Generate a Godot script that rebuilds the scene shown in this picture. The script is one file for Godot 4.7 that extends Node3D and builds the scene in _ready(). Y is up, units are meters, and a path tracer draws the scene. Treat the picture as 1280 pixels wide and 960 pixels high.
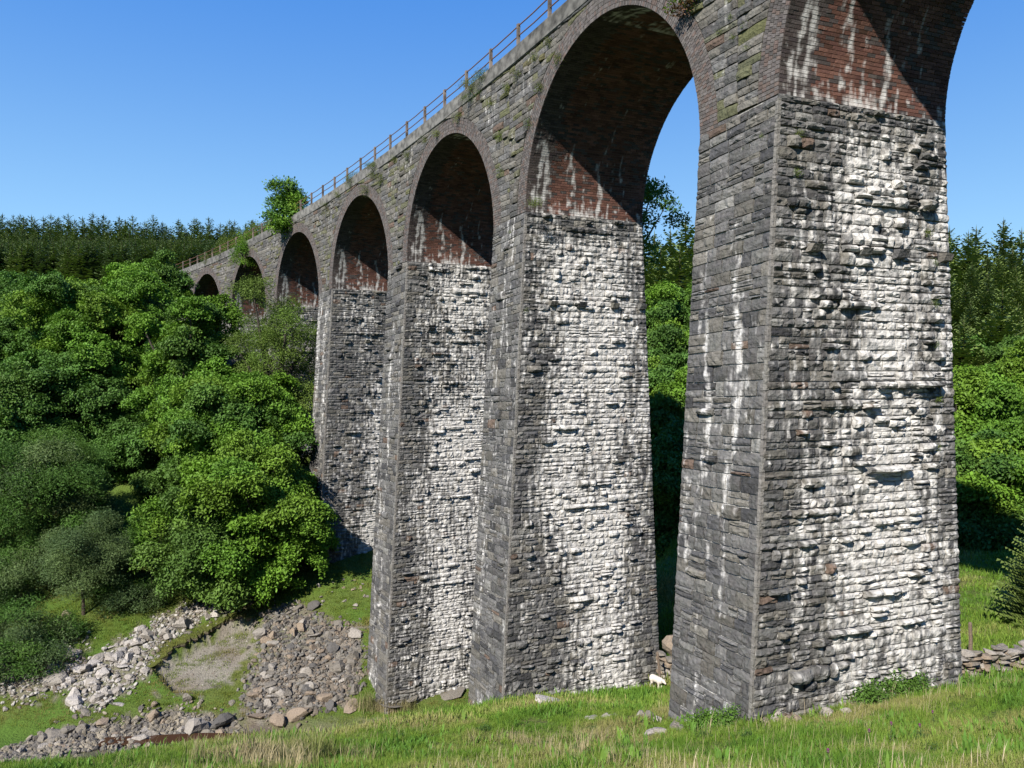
extends Node3D
# A tall stone railway viaduct with brick arches, curving away over a stream gully; broadleaf trees, spruce hill, grass and scree.
# Plan coordinates used below: X to the right, F forward (world z = -F), metres; the eye is the origin.

const FOCAL := 985.0            # pixels of a 1280 x 960 frame
const PITCH := 0.01594          # radians, looking slightly down
const SPAN := 9.0135
const THICK := 2.5
const PITCH_S := 11.5135
const DEPTH := 4.6
const CURVE := 0.00388
const HEAD := -0.409
const X0 := 5.289
const F0 := 15.66
const GRADE := -0.0177
const SPRING := 5.4245
const RING := 0.6
const COPE_TOP := 11.168
const COPE_H := 0.56

var rng := RandomNumberGenerator.new()
var nz := FastNoiseLite.new()
var nz2 := FastNoiseLite.new()
var used := {}
var T0 := 0

# ------------------------------------------------------------------ small helpers
func W(x: float, y: float, f: float) -> Vector3:
	return Vector3(x, y, -f)

func rr(a: float, b: float) -> float:
	return rng.randf_range(a, b)

func numbered(called: String) -> String:
	var n: int = used.get(called, -1) + 1
	used[called] = n
	return called if n == 0 else "%s_%03d" % [called, n]

func thing(called: String, label: String, category: String, at := Vector3.ZERO, turn := 0.0, group := "") -> Node3D:
	var o := Node3D.new()
	o.name = numbered(called)
	add_child(o)
	o.position = at
	o.rotation.y = turn
	tag(o, label, category, group)
	return o

func tag(o: Node, label: String, category: String, group := "") -> void:
	o.set_meta("label", label)
	o.set_meta("category", category)
	if group != "":
		o.set_meta("group", group)

func part(called: String, m: Mesh, mat: Material, parent: Node) -> MeshInstance3D:
	var o := MeshInstance3D.new()
	o.name = called
	o.mesh = m
	o.material_override = mat
	parent.add_child(o, true)
	return o

func top(called: String, m: Mesh, mat: Material, label: String, category: String, group := "") -> MeshInstance3D:
	var o := MeshInstance3D.new()
	o.name = numbered(called)
	o.mesh = m
	o.material_override = mat
	add_child(o)
	tag(o, label, category, group)
	return o

func lin(r: float, g: float, b: float) -> Color:
	return Color(r, g, b).linear_to_srgb()

func stage(s: String) -> void:
	print("%5.1f s  %s" % [(Time.get_ticks_msec() - T0) / 1000.0, s])

# growing mesh buffers
class Buf:
	var v := PackedVector3Array()
	var c := PackedColorArray()
	var u := PackedVector2Array()
	var n := PackedVector3Array()
	var i := PackedInt32Array()
	func mesh() -> ArrayMesh:
		var a := []
		a.resize(Mesh.ARRAY_MAX)
		a[Mesh.ARRAY_VERTEX] = v
		if c.size() == v.size(): a[Mesh.ARRAY_COLOR] = c
		if u.size() == v.size(): a[Mesh.ARRAY_TEX_UV2] = u
		if n.size() == v.size(): a[Mesh.ARRAY_NORMAL] = n
		a[Mesh.ARRAY_INDEX] = i
		var m := ArrayMesh.new()
		m.add_surface_from_arrays(Mesh.PRIMITIVE_TRIANGLES, a)
		return m
	func quad(a: int, b: int, c2: int, d: int) -> void:
		i.append_array([a, c2, b, a, d, c2])
	func pt(p: Vector3, col: Color, uv := Vector2.ZERO) -> int:
		v.append(p)
		c.append(col)
		u.append(uv)
		return v.size() - 1
	# a closed six-sided block from eight corners (bottom ring 0-3, top ring 4-7)
	func block(q: Array, col: Color) -> void:
		var o := v.size()
		for p in q: pt(p, col)
		quad(o + 3, o + 2, o + 1, o)
		quad(o + 4, o + 5, o + 6, o + 7)
		for k in 4:
			var k2 := (k + 1) % 4
			quad(o + k, o + k2, o + 4 + k2, o + 4 + k)
	func box(at: Vector3, ax: Vector3, ay: Vector3, az: Vector3, col: Color) -> void:
		block([at - ax - ay - az, at + ax - ay - az, at + ax - ay + az, at - ax - ay + az, at - ax + ay - az, at + ax + ay - az, at + ax + ay + az, at - ax + ay + az], col)
	# a tapered tube through points
	func tube(pts: Array, rad: Array, sides: int, col: Color) -> void:
		var o := v.size()
		for k in pts.size():
			var d: Vector3 = (pts[min(k + 1, pts.size() - 1)] - pts[max(k - 1, 0)]).normalized()
			var s := d.cross(Vector3(0.31, 0.2, 0.93)).normalized()
			var t := d.cross(s)
			for j in sides:
				var a := TAU * j / sides
				pt(pts[k] + (s * cos(a) + t * sin(a)) * rad[k], col)
		for k in pts.size() - 1:
			for j in sides:
				var j2 := (j + 1) % sides
				quad(o + k * sides + j, o + k * sides + j2, o + (k + 1) * sides + j2, o + (k + 1) * sides + j)
		var e := o + (pts.size() - 1) * sides
		for j in range(1, sides - 1):
			i.append_array([e, e + j + 1, e + j])

# ------------------------------------------------------------------ materials
func noise_tex(size: int, freq: float, ramp: Array, oct := 4, seed_ := 1, type := FastNoiseLite.TYPE_SIMPLEX_SMOOTH, warp := false) -> ImageTexture:
	var f := FastNoiseLite.new()
	f.seed = seed_
	f.noise_type = type
	f.frequency = freq
	f.fractal_octaves = oct
	if warp:
		f.domain_warp_enabled = true
		f.domain_warp_amplitude = 20.0
		f.domain_warp_frequency = freq
	var im := f.get_seamless_image(size, size)
	im.convert(Image.FORMAT_L8)
	var d := im.get_data()
	var out := PackedByteArray()
	out.resize(size * size * 3)
	var lut := []
	for k in 256:
		var t := k / 255.0 * (ramp.size() - 1)
		var a: Color = ramp[int(t)]
		var b: Color = ramp[min(int(t) + 1, ramp.size() - 1)]
		lut.append(a.lerp(b, t - int(t)))
	for k in size * size:
		var q: Color = lut[d[k]]
		out[k * 3] = int(clampf(q.r, 0, 1) * 255)
		out[k * 3 + 1] = int(clampf(q.g, 0, 1) * 255)
		out[k * 3 + 2] = int(clampf(q.b, 0, 1) * 255)
	return ImageTexture.create_from_image(Image.create_from_data(size, size, false, Image.FORMAT_RGB8, out))

func g3(x: float) -> Color:
	return Color(x, x, x)

func mat(color: Color, rough := 0.9, vertex := false) -> StandardMaterial3D:
	var m := StandardMaterial3D.new()
	m.albedo_color = color
	m.roughness = rough
	m.metallic_specular = 0.3
	m.vertex_color_use_as_albedo = vertex
	return m

func textured(color: Color, tex: Texture2D, scale: float, bump: Texture2D, bump_cm: float, vertex := true, rough := 0.92) -> StandardMaterial3D:
	var m := mat(color, rough, vertex)
	m.uv1_triplanar = true
	m.uv1_world_triplanar = true
	m.uv1_scale = Vector3.ONE * scale
	m.albedo_texture = tex
	if bump:
		m.heightmap_enabled = true
		m.heightmap_texture = bump
		m.heightmap_scale = bump_cm
	return m

# white lime that has seeped out and run down a face: an RGBA picture, alpha where there is lime
# runs: [centre 0..1 across, half width, strength, from 0..1 down, to 0..1 down]
func lime_tex(w_m: float, h_m: float, ppm: float, runs: Array, base: float, seed_: int, gain := 2.4) -> ImageTexture:
	var w := int(w_m * ppm)
	var h := int(h_m * ppm)
	var f := FastNoiseLite.new()
	f.seed = seed_
	f.frequency = 6.0 / ppm
	f.fractal_octaves = 3
	var streak := f.get_image(w, max(4, h / 9), false, false, false)
	streak.resize(w, h, Image.INTERPOLATE_CUBIC)
	f.seed = seed_ + 7
	f.frequency = 3.0 / ppm
	f.fractal_octaves = 5
	var blot := f.get_image(w, h, false, false, false)
	f.seed = seed_ + 13
	f.frequency = 0.5 / ppm
	f.fractal_octaves = 2
	var big := f.get_image(w, max(4, h / 3), false, false, false)
	big.resize(w, h, Image.INTERPOLATE_BILINEAR)
	for im in [streak, blot, big]: im.convert(Image.FORMAT_L8)
	var a := streak.get_data()
	var b := blot.get_data()
	var g := big.get_data()
	var out := PackedByteArray()
	out.resize(w * h * 4)
	for y in h:
		var fy := float(y) / h
		var col := PackedFloat32Array()
		col.resize(w)
		col.fill(base)
		for r in runs:
			var on: float = smoothstep(r[3], r[3] + 0.06, fy) * (1.0 - smoothstep(r[4] - 0.1, r[4], fy))
			if on <= 0.0: continue
			var c0: float = r[0] + 0.02 * sin(fy * 23.0 + r[0] * 40.0)
			for x in range(max(0, int((c0 - r[1] * 2.2) * w)), min(w, int((c0 + r[1] * 2.2) * w))):
				var q: float = (float(x) / w - c0) / r[1]
				col[x] += r[2] * on * exp(-q * q)
		var o := y * w
		for x in w:
			var k := o + x
			var s := col[x] + (a[k] - 128) * 0.0036 + (b[k] - 128) * 0.0034 + (g[k] - 128) * 0.0026
			s = clampf((s - 0.565) * gain + 0.25, 0.0, 1.0)
			var tone := 192 + (b[k] - 128) * 0.28
			out[k * 4] = int(clampf(tone, 0, 255))
			out[k * 4 + 1] = int(clampf(tone - 2, 0, 255))
			out[k * 4 + 2] = int(clampf(tone - 5, 0, 255))
			out[k * 4 + 3] = int(s * 196)
	return ImageTexture.create_from_image(Image.create_from_data(w, h, false, Image.FORMAT_RGBA8, out))

func limed(basem: StandardMaterial3D, tex: ImageTexture) -> StandardMaterial3D:
	var m: StandardMaterial3D = basem.duplicate()
	m.detail_enabled = true
	m.detail_albedo = tex
	m.detail_uv_layer = BaseMaterial3D.DETAIL_UV_2
	m.detail_blend_mode = BaseMaterial3D.BLEND_MODE_MIX
	m.texture_repeat = true
	return m

# ------------------------------------------------------------------ ground shape
func pl(t: float, xs: Array, ys: Array) -> float:
	if t <= xs[0]: return ys[0]
	for k in range(1, xs.size()):
		if t <= xs[k]:
			return lerpf(ys[k - 1], ys[k], (t - xs[k - 1]) / (xs[k] - xs[k - 1]))
	return ys[-1]

func smax(a: float, b: float, k: float) -> float:
	var h := maxf(k - absf(a - b), 0.0) / k
	return maxf(a, b) + h * h * k * 0.25

const SX := [-90.0, -40.0, -21.0, -13.4, -9.0, -3.7, 0.6, 5.0, 10.0, 18.0, 40.0]
const SF := [30.0, 32.0, 32.8, 33.8, 33.7, 33.3, 35.0, 40.0, 48.0, 60.0, 80.0]

func stream_f(x: float) -> float:
	return pl(x, SX, SF)

func bed_y(x: float) -> float:
	return -16.0 + 0.012 * clampf(-x - 10.0, 0.0, 60.0) + 0.03 * maxf(0.0, x - 2.0)

func ground0(x: float, f: float) -> float:
	var fn := clampf(f, -45.0, 60.0)
	var near := -1.6 - 0.34 * fn + 0.065 * clampf(x, -40.0, 40.0)
	near -= (0.3 + 0.28 * exp(-pow((x - 1.0) / 6.0, 2.0))) * smoothstep(6.0, 13.0, f) * (1.0 - smoothstep(6.0, 10.0, x))
	var p := (x - 5.29) * 0.917 + (f - 15.66) * 0.398
	var sf := stream_f(x)
	var mslope := (stream_f(x + 1.5) - stream_f(x - 1.5)) / 3.0
	var d := (sf - f) / sqrt(1.0 + mslope * mslope)
	var hr := -9.6 + 0.2 * clampf(x - 6.0, 0.0, 14.0) - 0.13 * clampf(f - 28.0, 0.0, 12.0)
	var hill_r := pl(f, [20.0, 38.0, 70.0, 130.0, 170.0, 200.0, 300.0], [-12.0, -8.6, 0.3, 14.0, 20.0, 21.0, 5.0])
	var w := smoothstep(3.5, 9.0, p)
	var near_side := near
	var rear := smax(smax(near, hr, 1.5), hill_r, 3.0)
	near_side = lerpf(near, rear, w)
	var by := bed_y(x)
	var far_l := by + 0.38 * maxf(0.0, -d - 1.2)
	var far_hill := pl(f, [30.0, 48.0, 80.0, 110.0, 150.0, 185.0, 300.0], [-16.0, -10.6, 5.0, 10.5, 17.5, 21.0, 5.0])
	far_l = lerpf(far_l, far_hill, smoothstep(9.0, 15.0, -d))
	var h := 0.0
	if d >= 0.0:
		h = near_side
		var deep := 1.0 - smoothstep(42.0, 52.0, f)
		var fc := pl(x, [-40.0, -30.0, -12.0, -5.0, 0.0, 3.0], [11.0, 11.8, 13.4, 17.5, 27.5, 30.5])
		if x > 3.0: fc = sf - 4.0
		var wide := maxf(3.5, (sf - fc) / sqrt(1.0 + mslope * mslope))
		if d < wide:
			var top_h := lerpf(-1.92 - 0.34 * fc + 0.065 * x - 0.28 * exp(-pow((x - 1.0) / 6.0, 2.0)), near_side, smoothstep(0.0, 4.0, x))
			var g := by + (top_h - by) * pow(smoothstep(0.0, 1.0, d / wide) * 0.35 + d / wide * 0.65, 1.12)
			h = lerpf(h, minf(g, h + 0.3), deep)
	else:
		var side := smoothstep(0.0, 16.0, -d)
		h = lerpf(lerpf(by, near_side, smoothstep(42.0, 52.0, f)), far_l, side) if f > 42.0 and x > -2.0 else far_l
	h += nz.get_noise_2d(x * 6.0, f * 6.0) * 0.22 + nz.get_noise_2d(x * 30.0, f * 30.0) * 0.07
	return h

var scarp := PackedVector2Array()
func ground(x: float, f: float) -> float:
	var h := ground0(x, f)
	if scarp.size() and x < -8.0 and x > -22.0 and f > 33.0 and f < 46.0 and Geometry2D.is_point_in_polygon(Vector2(x, f), scarp):
		var e := 1e9
		var q := Vector2(x, f)
		for k in scarp.size():
			e = minf(e, q.distance_to(Geometry2D.get_closest_point_to_segment(q, scarp[k], scarp[(k + 1) % scarp.size()])))
		var du := 1e9
		for k in 6: du = minf(du, q.distance_to(Geometry2D.get_closest_point_to_segment(q, scarp[k], scarp[k + 1])))
		h -= 0.75 * smoothstep(0.0, 0.3, e) * exp(-du / 2.4)
	return h

# a pixel of the photograph as a direction (forward part 1)
func ray(px: float, py: float) -> Vector3:
	var c := Vector3((px - 640.0) / FOCAL, -(py - 480.0) / FOCAL, -1.0)
	return c.rotated(Vector3.RIGHT, -PITCH)

func on_ground(px: float, py: float) -> Vector3:
	var d := ray(px, py)
	var t := 8.0
	while t < 120.0:
		var p := d * t
		if p.y < ground0(p.x, -p.z): break
		t += 0.15
	return d * t

# the same, for ground beyond the stream: skips the near bank
func on_far(px: float, py: float) -> Vector3:
	var d := ray(px, py)
	var t := 30.0 / -d.z
	var p := d * t
	while t < 40.0 and p.y < ground0(p.x, -p.z):
		t += 0.1
		p = d * t
	while t < 90.0 and p.y >= ground0(p.x, -p.z):
		t += 0.1
		p = d * t
	return p

func poly(pts: Array) -> PackedVector2Array:
	var o := PackedVector2Array()
	for p in pts:
		var g := on_far(p[0], p[1])
		o.append(Vector2(g.x, -g.z))
	return o

func at_px(px: float, py: float, f: float) -> Vector3:
	var d := ray(px, py)
	return d * (f / -d.z)

# ------------------------------------------------------------------ viaduct frame
func arc_pt(s: float) -> Vector2:
	var a := HEAD - CURVE * s
	return Vector2(X0 + (cos(a) - cos(HEAD)) / CURVE, F0 - (sin(a) - sin(HEAD)) / CURVE)

# bay j lies between pier j and pier j + 1 (pier 1 is the large one); returns origin (plan), along, outward
func bay(j: int) -> Array:
	var m0 := arc_pt((j - 1) * PITCH_S + THICK * 0.5)
	var m1 := arc_pt(j * PITCH_S + THICK * 0.5)
	var mid := (m0 + m1) * 0.5
	var du := (m1 - m0).normalized()
	# push the plane so that the jamb edges lie on the arc
	return [mid, du, Vector2(-du.y, du.x), (m1 - m0).length()]

func bay_y(j: int) -> float:
	return SPRING + GRADE * (j * PITCH_S + THICK - PITCH_S * 0.5)

# u along, dep inward from the front face, y height
func bp(b: Array, u: float, dep: float, y: float) -> Vector3:
	var q: Vector2 = b[0] + b[1] * u - b[2] * dep
	return W(q.x, y, q.y)

func cope_y(s: float) -> float:
	return COPE_TOP + GRADE * s

func pier_spring(i: int) -> float:
	return SPRING + GRADE * ((i - 1) * PITCH_S + THICK * 0.5)

# pier corners: 0 front near, 1 rear near, 2 rear far, 3 front far; h below the springing
func pcorner(i: int, k: int, h: float, inset := 0.0) -> Vector3:
	var b := bay(i - 1) if k < 2 else bay(i)
	var y := pier_spring(i) - h
	var side := 0.008 * h - inset
	var u: float = SPAN * 0.5 - side if k < 2 else -SPAN * 0.5 + side
	var dep: float = -0.056 * h + inset if k == 0 or k == 3 else DEPTH + 0.045 * h - inset
	return bp(b, u, dep, y)

# ------------------------------------------------------------------ one rough stone
# corners bl br tr tl in the plane of the face, N outward; appended to b
func stone(b: Buf, bl: Vector3, br: Vector3, tr: Vector3, tl: Vector3, n: Vector3, proud: float, rough: float, nx: int, ny: int, col: Color, uvs: Array, back := 0.1) -> void:
	var o := b.v.size()
	var e1 := (br - bl) * 0.5
	var tilt := rr(-0.4, 0.4) * rough
	for j in ny + 1:
		var tj := float(j) / ny
		for i in nx + 1:
			var ti := float(i) / nx
			var ib := i == 0 or i == nx
			var jb := j == 0 or j == ny
			var a := ti
			var c := tj
			if not ib: a += rr(-0.16, 0.16) / nx
			if not jb: c += rr(-0.16, 0.16) / ny
			var p := bl.lerp(br, a).lerp(tl.lerp(tr, a), c)
			var d := 0.0
			if ib and jb: d = proud * 0.5 - rough * 0.3
			elif ib or jb: d = proud * 0.8 + rr(-0.45, 0.25) * rough
			else: d = proud + rr(-0.6, 0.9) * rough + tilt * (tj - 0.5)
			p += n * d
			b.v.append(p)
			b.c.append(col * rr(0.92, 1.08))
			b.u.append(uvs[0] + (uvs[1] - uvs[0]) * Vector2(a, c))
	for j in ny:
		for i in nx:
			var q := o + j * (nx + 1) + i
			if (i + j) % 2:
				b.i.append_array([q, q + nx + 2, q + 1, q, q + nx + 1, q + nx + 2])
			else:
				b.i.append_array([q, q + nx + 1, q + 1, q + 1, q + nx + 1, q + nx + 2])
	var ringv := []
	for i in nx: ringv.append(o + i)
	for j in ny: ringv.append(o + j * (nx + 1) + nx)
	for i in nx: ringv.append(o + ny * (nx + 1) + nx - i)
	for j in ny: ringv.append(o + (ny - j) * (nx + 1))
	var s0 := b.v.size()
	var m := ringv.size()
	for k in m:
		b.v.append(b.v[ringv[k]] - n * back)
		b.c.append(col)
		b.u.append(b.u[ringv[k]])
	for k in m:
		var k2 := (k + 1) % m
		b.i.append_array([ringv[k], ringv[k2], s0 + k, ringv[k2], s0 + k2, s0 + k])

func stone_color(warm: float) -> Color:
	var r := rng.randf()
	var v := rr(0.085, 0.165)
	var c := Color(v, v * 0.985, v * 0.965)
	if r < 0.016 * warm: c = Color(0.135, 0.1, 0.08) * rr(0.75, 1.15)
	elif r < 0.24 * warm: c = Color(v * 1.18, v * 1.12, v * 1.0)
	elif r < 0.38: c = Color(v * 0.6, v * 0.6, v * 0.62)
	elif r < 0.46: c = Color(v * 1.4, v * 1.38, v * 1.3)
	return c

# stones over a pier face. A(h), B(h): its left and right corner lines, given at h = 0 and h = H
func face_stones(b: Buf, a0: Vector3, a1: Vector3, b0: Vector3, b1: Vector3, hh: float, o: Dictionary) -> Array:
	var n := (b0 - a0).cross(a1 - a0).normalized()
	if n.dot(o.out) < 0: n = -n
	var singles := []
	var h := 0.0
	var row := 0
	while h < hh - 0.05:
		var ch: float = rr(o.lo, o.hi)
		if rng.randf() < 0.1: ch *= 1.3
		if h + ch > hh - 0.1: ch = hh - h
		var t0 := h / hh
		var t1 := (h + ch) / hh
		var La := a0.lerp(a1, t0)
		var Lb := a0.lerp(a1, t1)
		var Ra := b0.lerp(b1, t0)
		var Rb := b0.lerp(b1, t1)
		var wid := La.distance_to(Ra)
		var x := 0.0
		var corbel_row: bool = o.corbel > 0.0 and h < o.corbel and h + ch >= o.corbel
		var slab: bool = rng.randf() < o.slab
		var shelf_from := rr(0.1, 0.6) * wid
		var shelf_to := shelf_from + rr(0.8, 1.7)
		while x < wid - 0.02:
			var sl: float = rr(0.22, 0.62) * o.long
			var quoin := x == 0.0
			if quoin: sl = rr(0.42, 0.62) if row % 2 == 0 else rr(0.24, 0.36)
			if slab and rng.randf() < 0.35: sl *= 1.8
			if x + sl > wid - 0.22:
				sl = wid - x
			var split: bool = (not quoin) and ch > 0.2 and rng.randf() < o.split
			var pieces := [[0.0, 1.0]]
			if split:
				var m := rr(0.38, 0.62)
				pieces = [[0.0, m], [m, 1.0]]
			for pc in pieces:
				var j := 0.011
				var q0 := (x + j) / wid
				var q1 := (x + sl - j) / wid
				var y0: float = pc[0] + j / ch
				var y1: float = pc[1] - j / ch
				var wv := rr(-0.02, 0.02)
				var tl := La.lerp(Ra, q0).lerp(Lb.lerp(Rb, q0), y0)
				var tr := La.lerp(Ra, q1).lerp(Lb.lerp(Rb, q1), y0)
				var bl := La.lerp(Ra, q0).lerp(Lb.lerp(Rb, q0), y1)
				var br := La.lerp(Ra, q1).lerp(Lb.lerp(Rb, q1), y1)
				tl.y += wv
				bl.y -= wv * 0.5
				var wx := (tr - tl) * rr(-0.03, 0.03)
				tl += wx
				tr.y -= rr(0.0, 0.012)
				var proud: float = rr(o.p0, o.p1)
				var rough: float = o.rough * rr(0.6, 1.4)
				var r := rng.randf()
				if not quoin and x + sl < wid - 0.3:
					if r < o.jut: proud += rr(0.05, 0.13)
					elif r < o.jut * 1.6: proud -= 0.03
					if slab and x > shelf_from and x < shelf_to: proud += rr(0.08, 0.14)
				var uv0 := Vector2(x / o.uvw, (h + ch * pc[1]) / o.uvh)
				var uv1 := Vector2((x + sl) / o.uvw, (h + ch * pc[0]) / o.uvh)
				var col := stone_color(o.warm)
				if quoin: col = col * 0.92
				var nx: int = o.nx if sl > 0.3 else max(2, o.nx - 1)
				var area: float = sl * ch * (pc[1] - pc[0])
				if o.single > 0.0 and area > o.single:
					var sb := Buf.new()
					stone(sb, bl, br, tr, tl, n, proud, rough, nx, o.ny, col, [uv0, uv1])
					singles.append([area, sb])
				else:
					stone(b, bl, br, tr, tl, n, proud, rough, nx, o.ny, col, [uv0, uv1])
			if corbel_row and x > 0.25 and int((x + sl) / 1.15) != int(x / 1.15):
				var cc := La.lerp(Ra, (x + sl * 0.5) / wid)
				var ax := (Ra - La).normalized() * rr(0.12, 0.18)
				var up := Vector3.UP * rr(0.12, 0.16)
				var cl := stone_color(1.0) * 1.15
				var q := [cc - ax - up * 0.5, cc + ax - up * 0.5, cc + ax * 0.9 + n * 0.16 - up * 0.2, cc - ax * 0.9 + n * 0.13 - up * 0.3, cc - ax + up, cc + ax + up, cc + ax * 0.8 + n * rr(0.2, 0.26) + up * 0.7, cc - ax * 0.8 + n * rr(0.2, 0.24) + up * 0.8]
				b.block(q, cl)
			x += sl
		h += ch
		row += 1
	return singles

# ------------------------------------------------------------------ the viaduct
var M := {}
var viaduct: Node3D

func build_pier(i: int, foot: float, detail: int) -> void:
	var top_y := pier_spring(i)
	var H := top_y - foot
	var node := Node3D.new()
	node.name = "pier"
	viaduct.add_child(node, true)
	# mortar core, recessed behind the stones
	var core := Buf.new()
	var q := []
	for k in 4: q.append(pcorner(i, k, H, 0.02))
	for k in 4: q.append(pcorner(i, k, -0.08 if k < 2 else 0.02, 0.02))
	for fk in 4:
		var k2 := (fk + 1) % 4
		var o := core.v.size()
		var wid: float = q[fk].distance_to(q[k2])
		var flip := fk == 3
		core.pt(q[fk], Color(0.27, 0.26, 0.24), Vector2(1.0 if flip else 0.0, 1.0))
		core.pt(q[k2], Color(0.27, 0.26, 0.24), Vector2(0.0 if flip else 1.0, 1.0))
		core.pt(q[k2 + 4], Color(0.27, 0.26, 0.24), Vector2(0.0 if flip else 1.0, 0.0))
		core.pt(q[fk + 4], Color(0.27, 0.26, 0.24), Vector2(1.0 if flip else 0.0, 0.0))
		core.quad(o, o + 1, o + 2, o + 3)
	part("core", core.mesh(), M.mortar, node)
	var b0 := bay(i - 1)
	var outs := [Vector3.ZERO, Vector3.ZERO, Vector3.ZERO, Vector3.ZERO]
	var fr := pcorner(i, 0, 0)
	var rr_ := pcorner(i, 1, 0)
	var rl := pcorner(i, 2, 0)
	var fl := pcorner(i, 3, 0)
	outs[0] = (fr - fl).normalized()          # near side face
	outs[1] = (rr_ - fr).normalized()         # rear
	outs[2] = -outs[0]
	outs[3] = -outs[1]                        # front
	for fk in 4:
		# face from corner fk to fk+1; the front face (3) runs from far to near, drawn from its near edge
		var ka := fk
		var kb := (fk + 1) % 4
		if fk == 3:
			ka = 0
			kb = 3
		var seen := fk == 0 or fk == 3
		var fine := seen and detail >= 1
		var o := {out = outs[fk], corbel = 3.15 if fk == 0 else 0.0, uvw = 7.0, uvh = 23.0, warm = 1.0, single = 0.0, slab = 0.0, split = 0.3, jut = 0.0}
		if fk == 0:
			o.merge({lo = 0.13, hi = 0.25, long = 0.85, p0 = 0.012, p1 = 0.055, rough = 0.036, nx = 4, ny = 3, slab = 0.14, jut = 0.12}, true)
		else:
			o.merge({lo = 0.19, hi = 0.33, long = 1.1, p0 = 0.01, p1 = 0.035, rough = 0.026, nx = 4, ny = 3, jut = 0.03, split = 0.25}, true)
		if not fine:
			o.merge({lo = 0.3, hi = 0.5, long = 2.0, nx = 2, ny = 2, split = 0.0}, true)
		elif detail == 1:
			o.merge({nx = 3, ny = 2}, true)
		if detail == 3 and seen: o.single = 0.075
		var buf := Buf.new()
		var lift_a := -0.082 if ka < 2 else 0.08
		var lift_b := -0.082 if kb < 2 else 0.08
		var singles := face_stones(buf, pcorner(i, ka, lift_a), pcorner(i, ka, H), pcorner(i, kb, lift_b), pcorner(i, kb, H), H, o)
		var key := "lime_%d_%d" % [i, fk]
		var m: Material = M.get(key, M.get("lime_any_%d" % fk, M.stone))
		singles.sort_custom(func(x, y): return x[0] > y[0])
		for k in singles.size():
			var sb: Buf = singles[k][1]
			if k < (170 if fk == 0 else 130):
				part("stone", sb.mesh(), m, node)
			else:
				var off := buf.v.size()
				buf.v.append_array(sb.v)
				buf.c.append_array(sb.c)
				buf.u.append_array(sb.u)
				for x in sb.i: buf.i.append(x + off)
		var st := part("stonework", buf.mesh(), m, node)
		st.set_meta("kind", "stuff")
	# dressed margin that runs down the front corner
	if detail >= 1:
		var mb := Buf.new()
		var steps := int(H / 0.32)
		for k in steps:
			var h0 := H * k / steps + 0.006
			var h1 := H * (k + 1) / steps - 0.006
			var a := pcorner(i, 0, h0)
			var c := pcorner(i, 0, h1)
			var n0: Vector3 = outs[0]
			var n3: Vector3 = outs[3]
			var d := 0.028 + rr(-0.003, 0.003)
			var ww := 0.05
			mb.block([c + n0 * d + n3 * d, c + n0 * d - n3 * ww, c - n0 * ww - n3 * ww, c - n0 * ww + n3 * d, a + n0 * d + n3 * d, a + n0 * d - n3 * ww, a - n0 * ww - n3 * ww, a - n0 * ww + n3 * d], Color(0.2, 0.19, 0.175) * rr(0.85, 1.15))
		var mm := part("corner_margin", mb.mesh(), M.stone, node)
		mm.set_meta("kind", "stuff")

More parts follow.
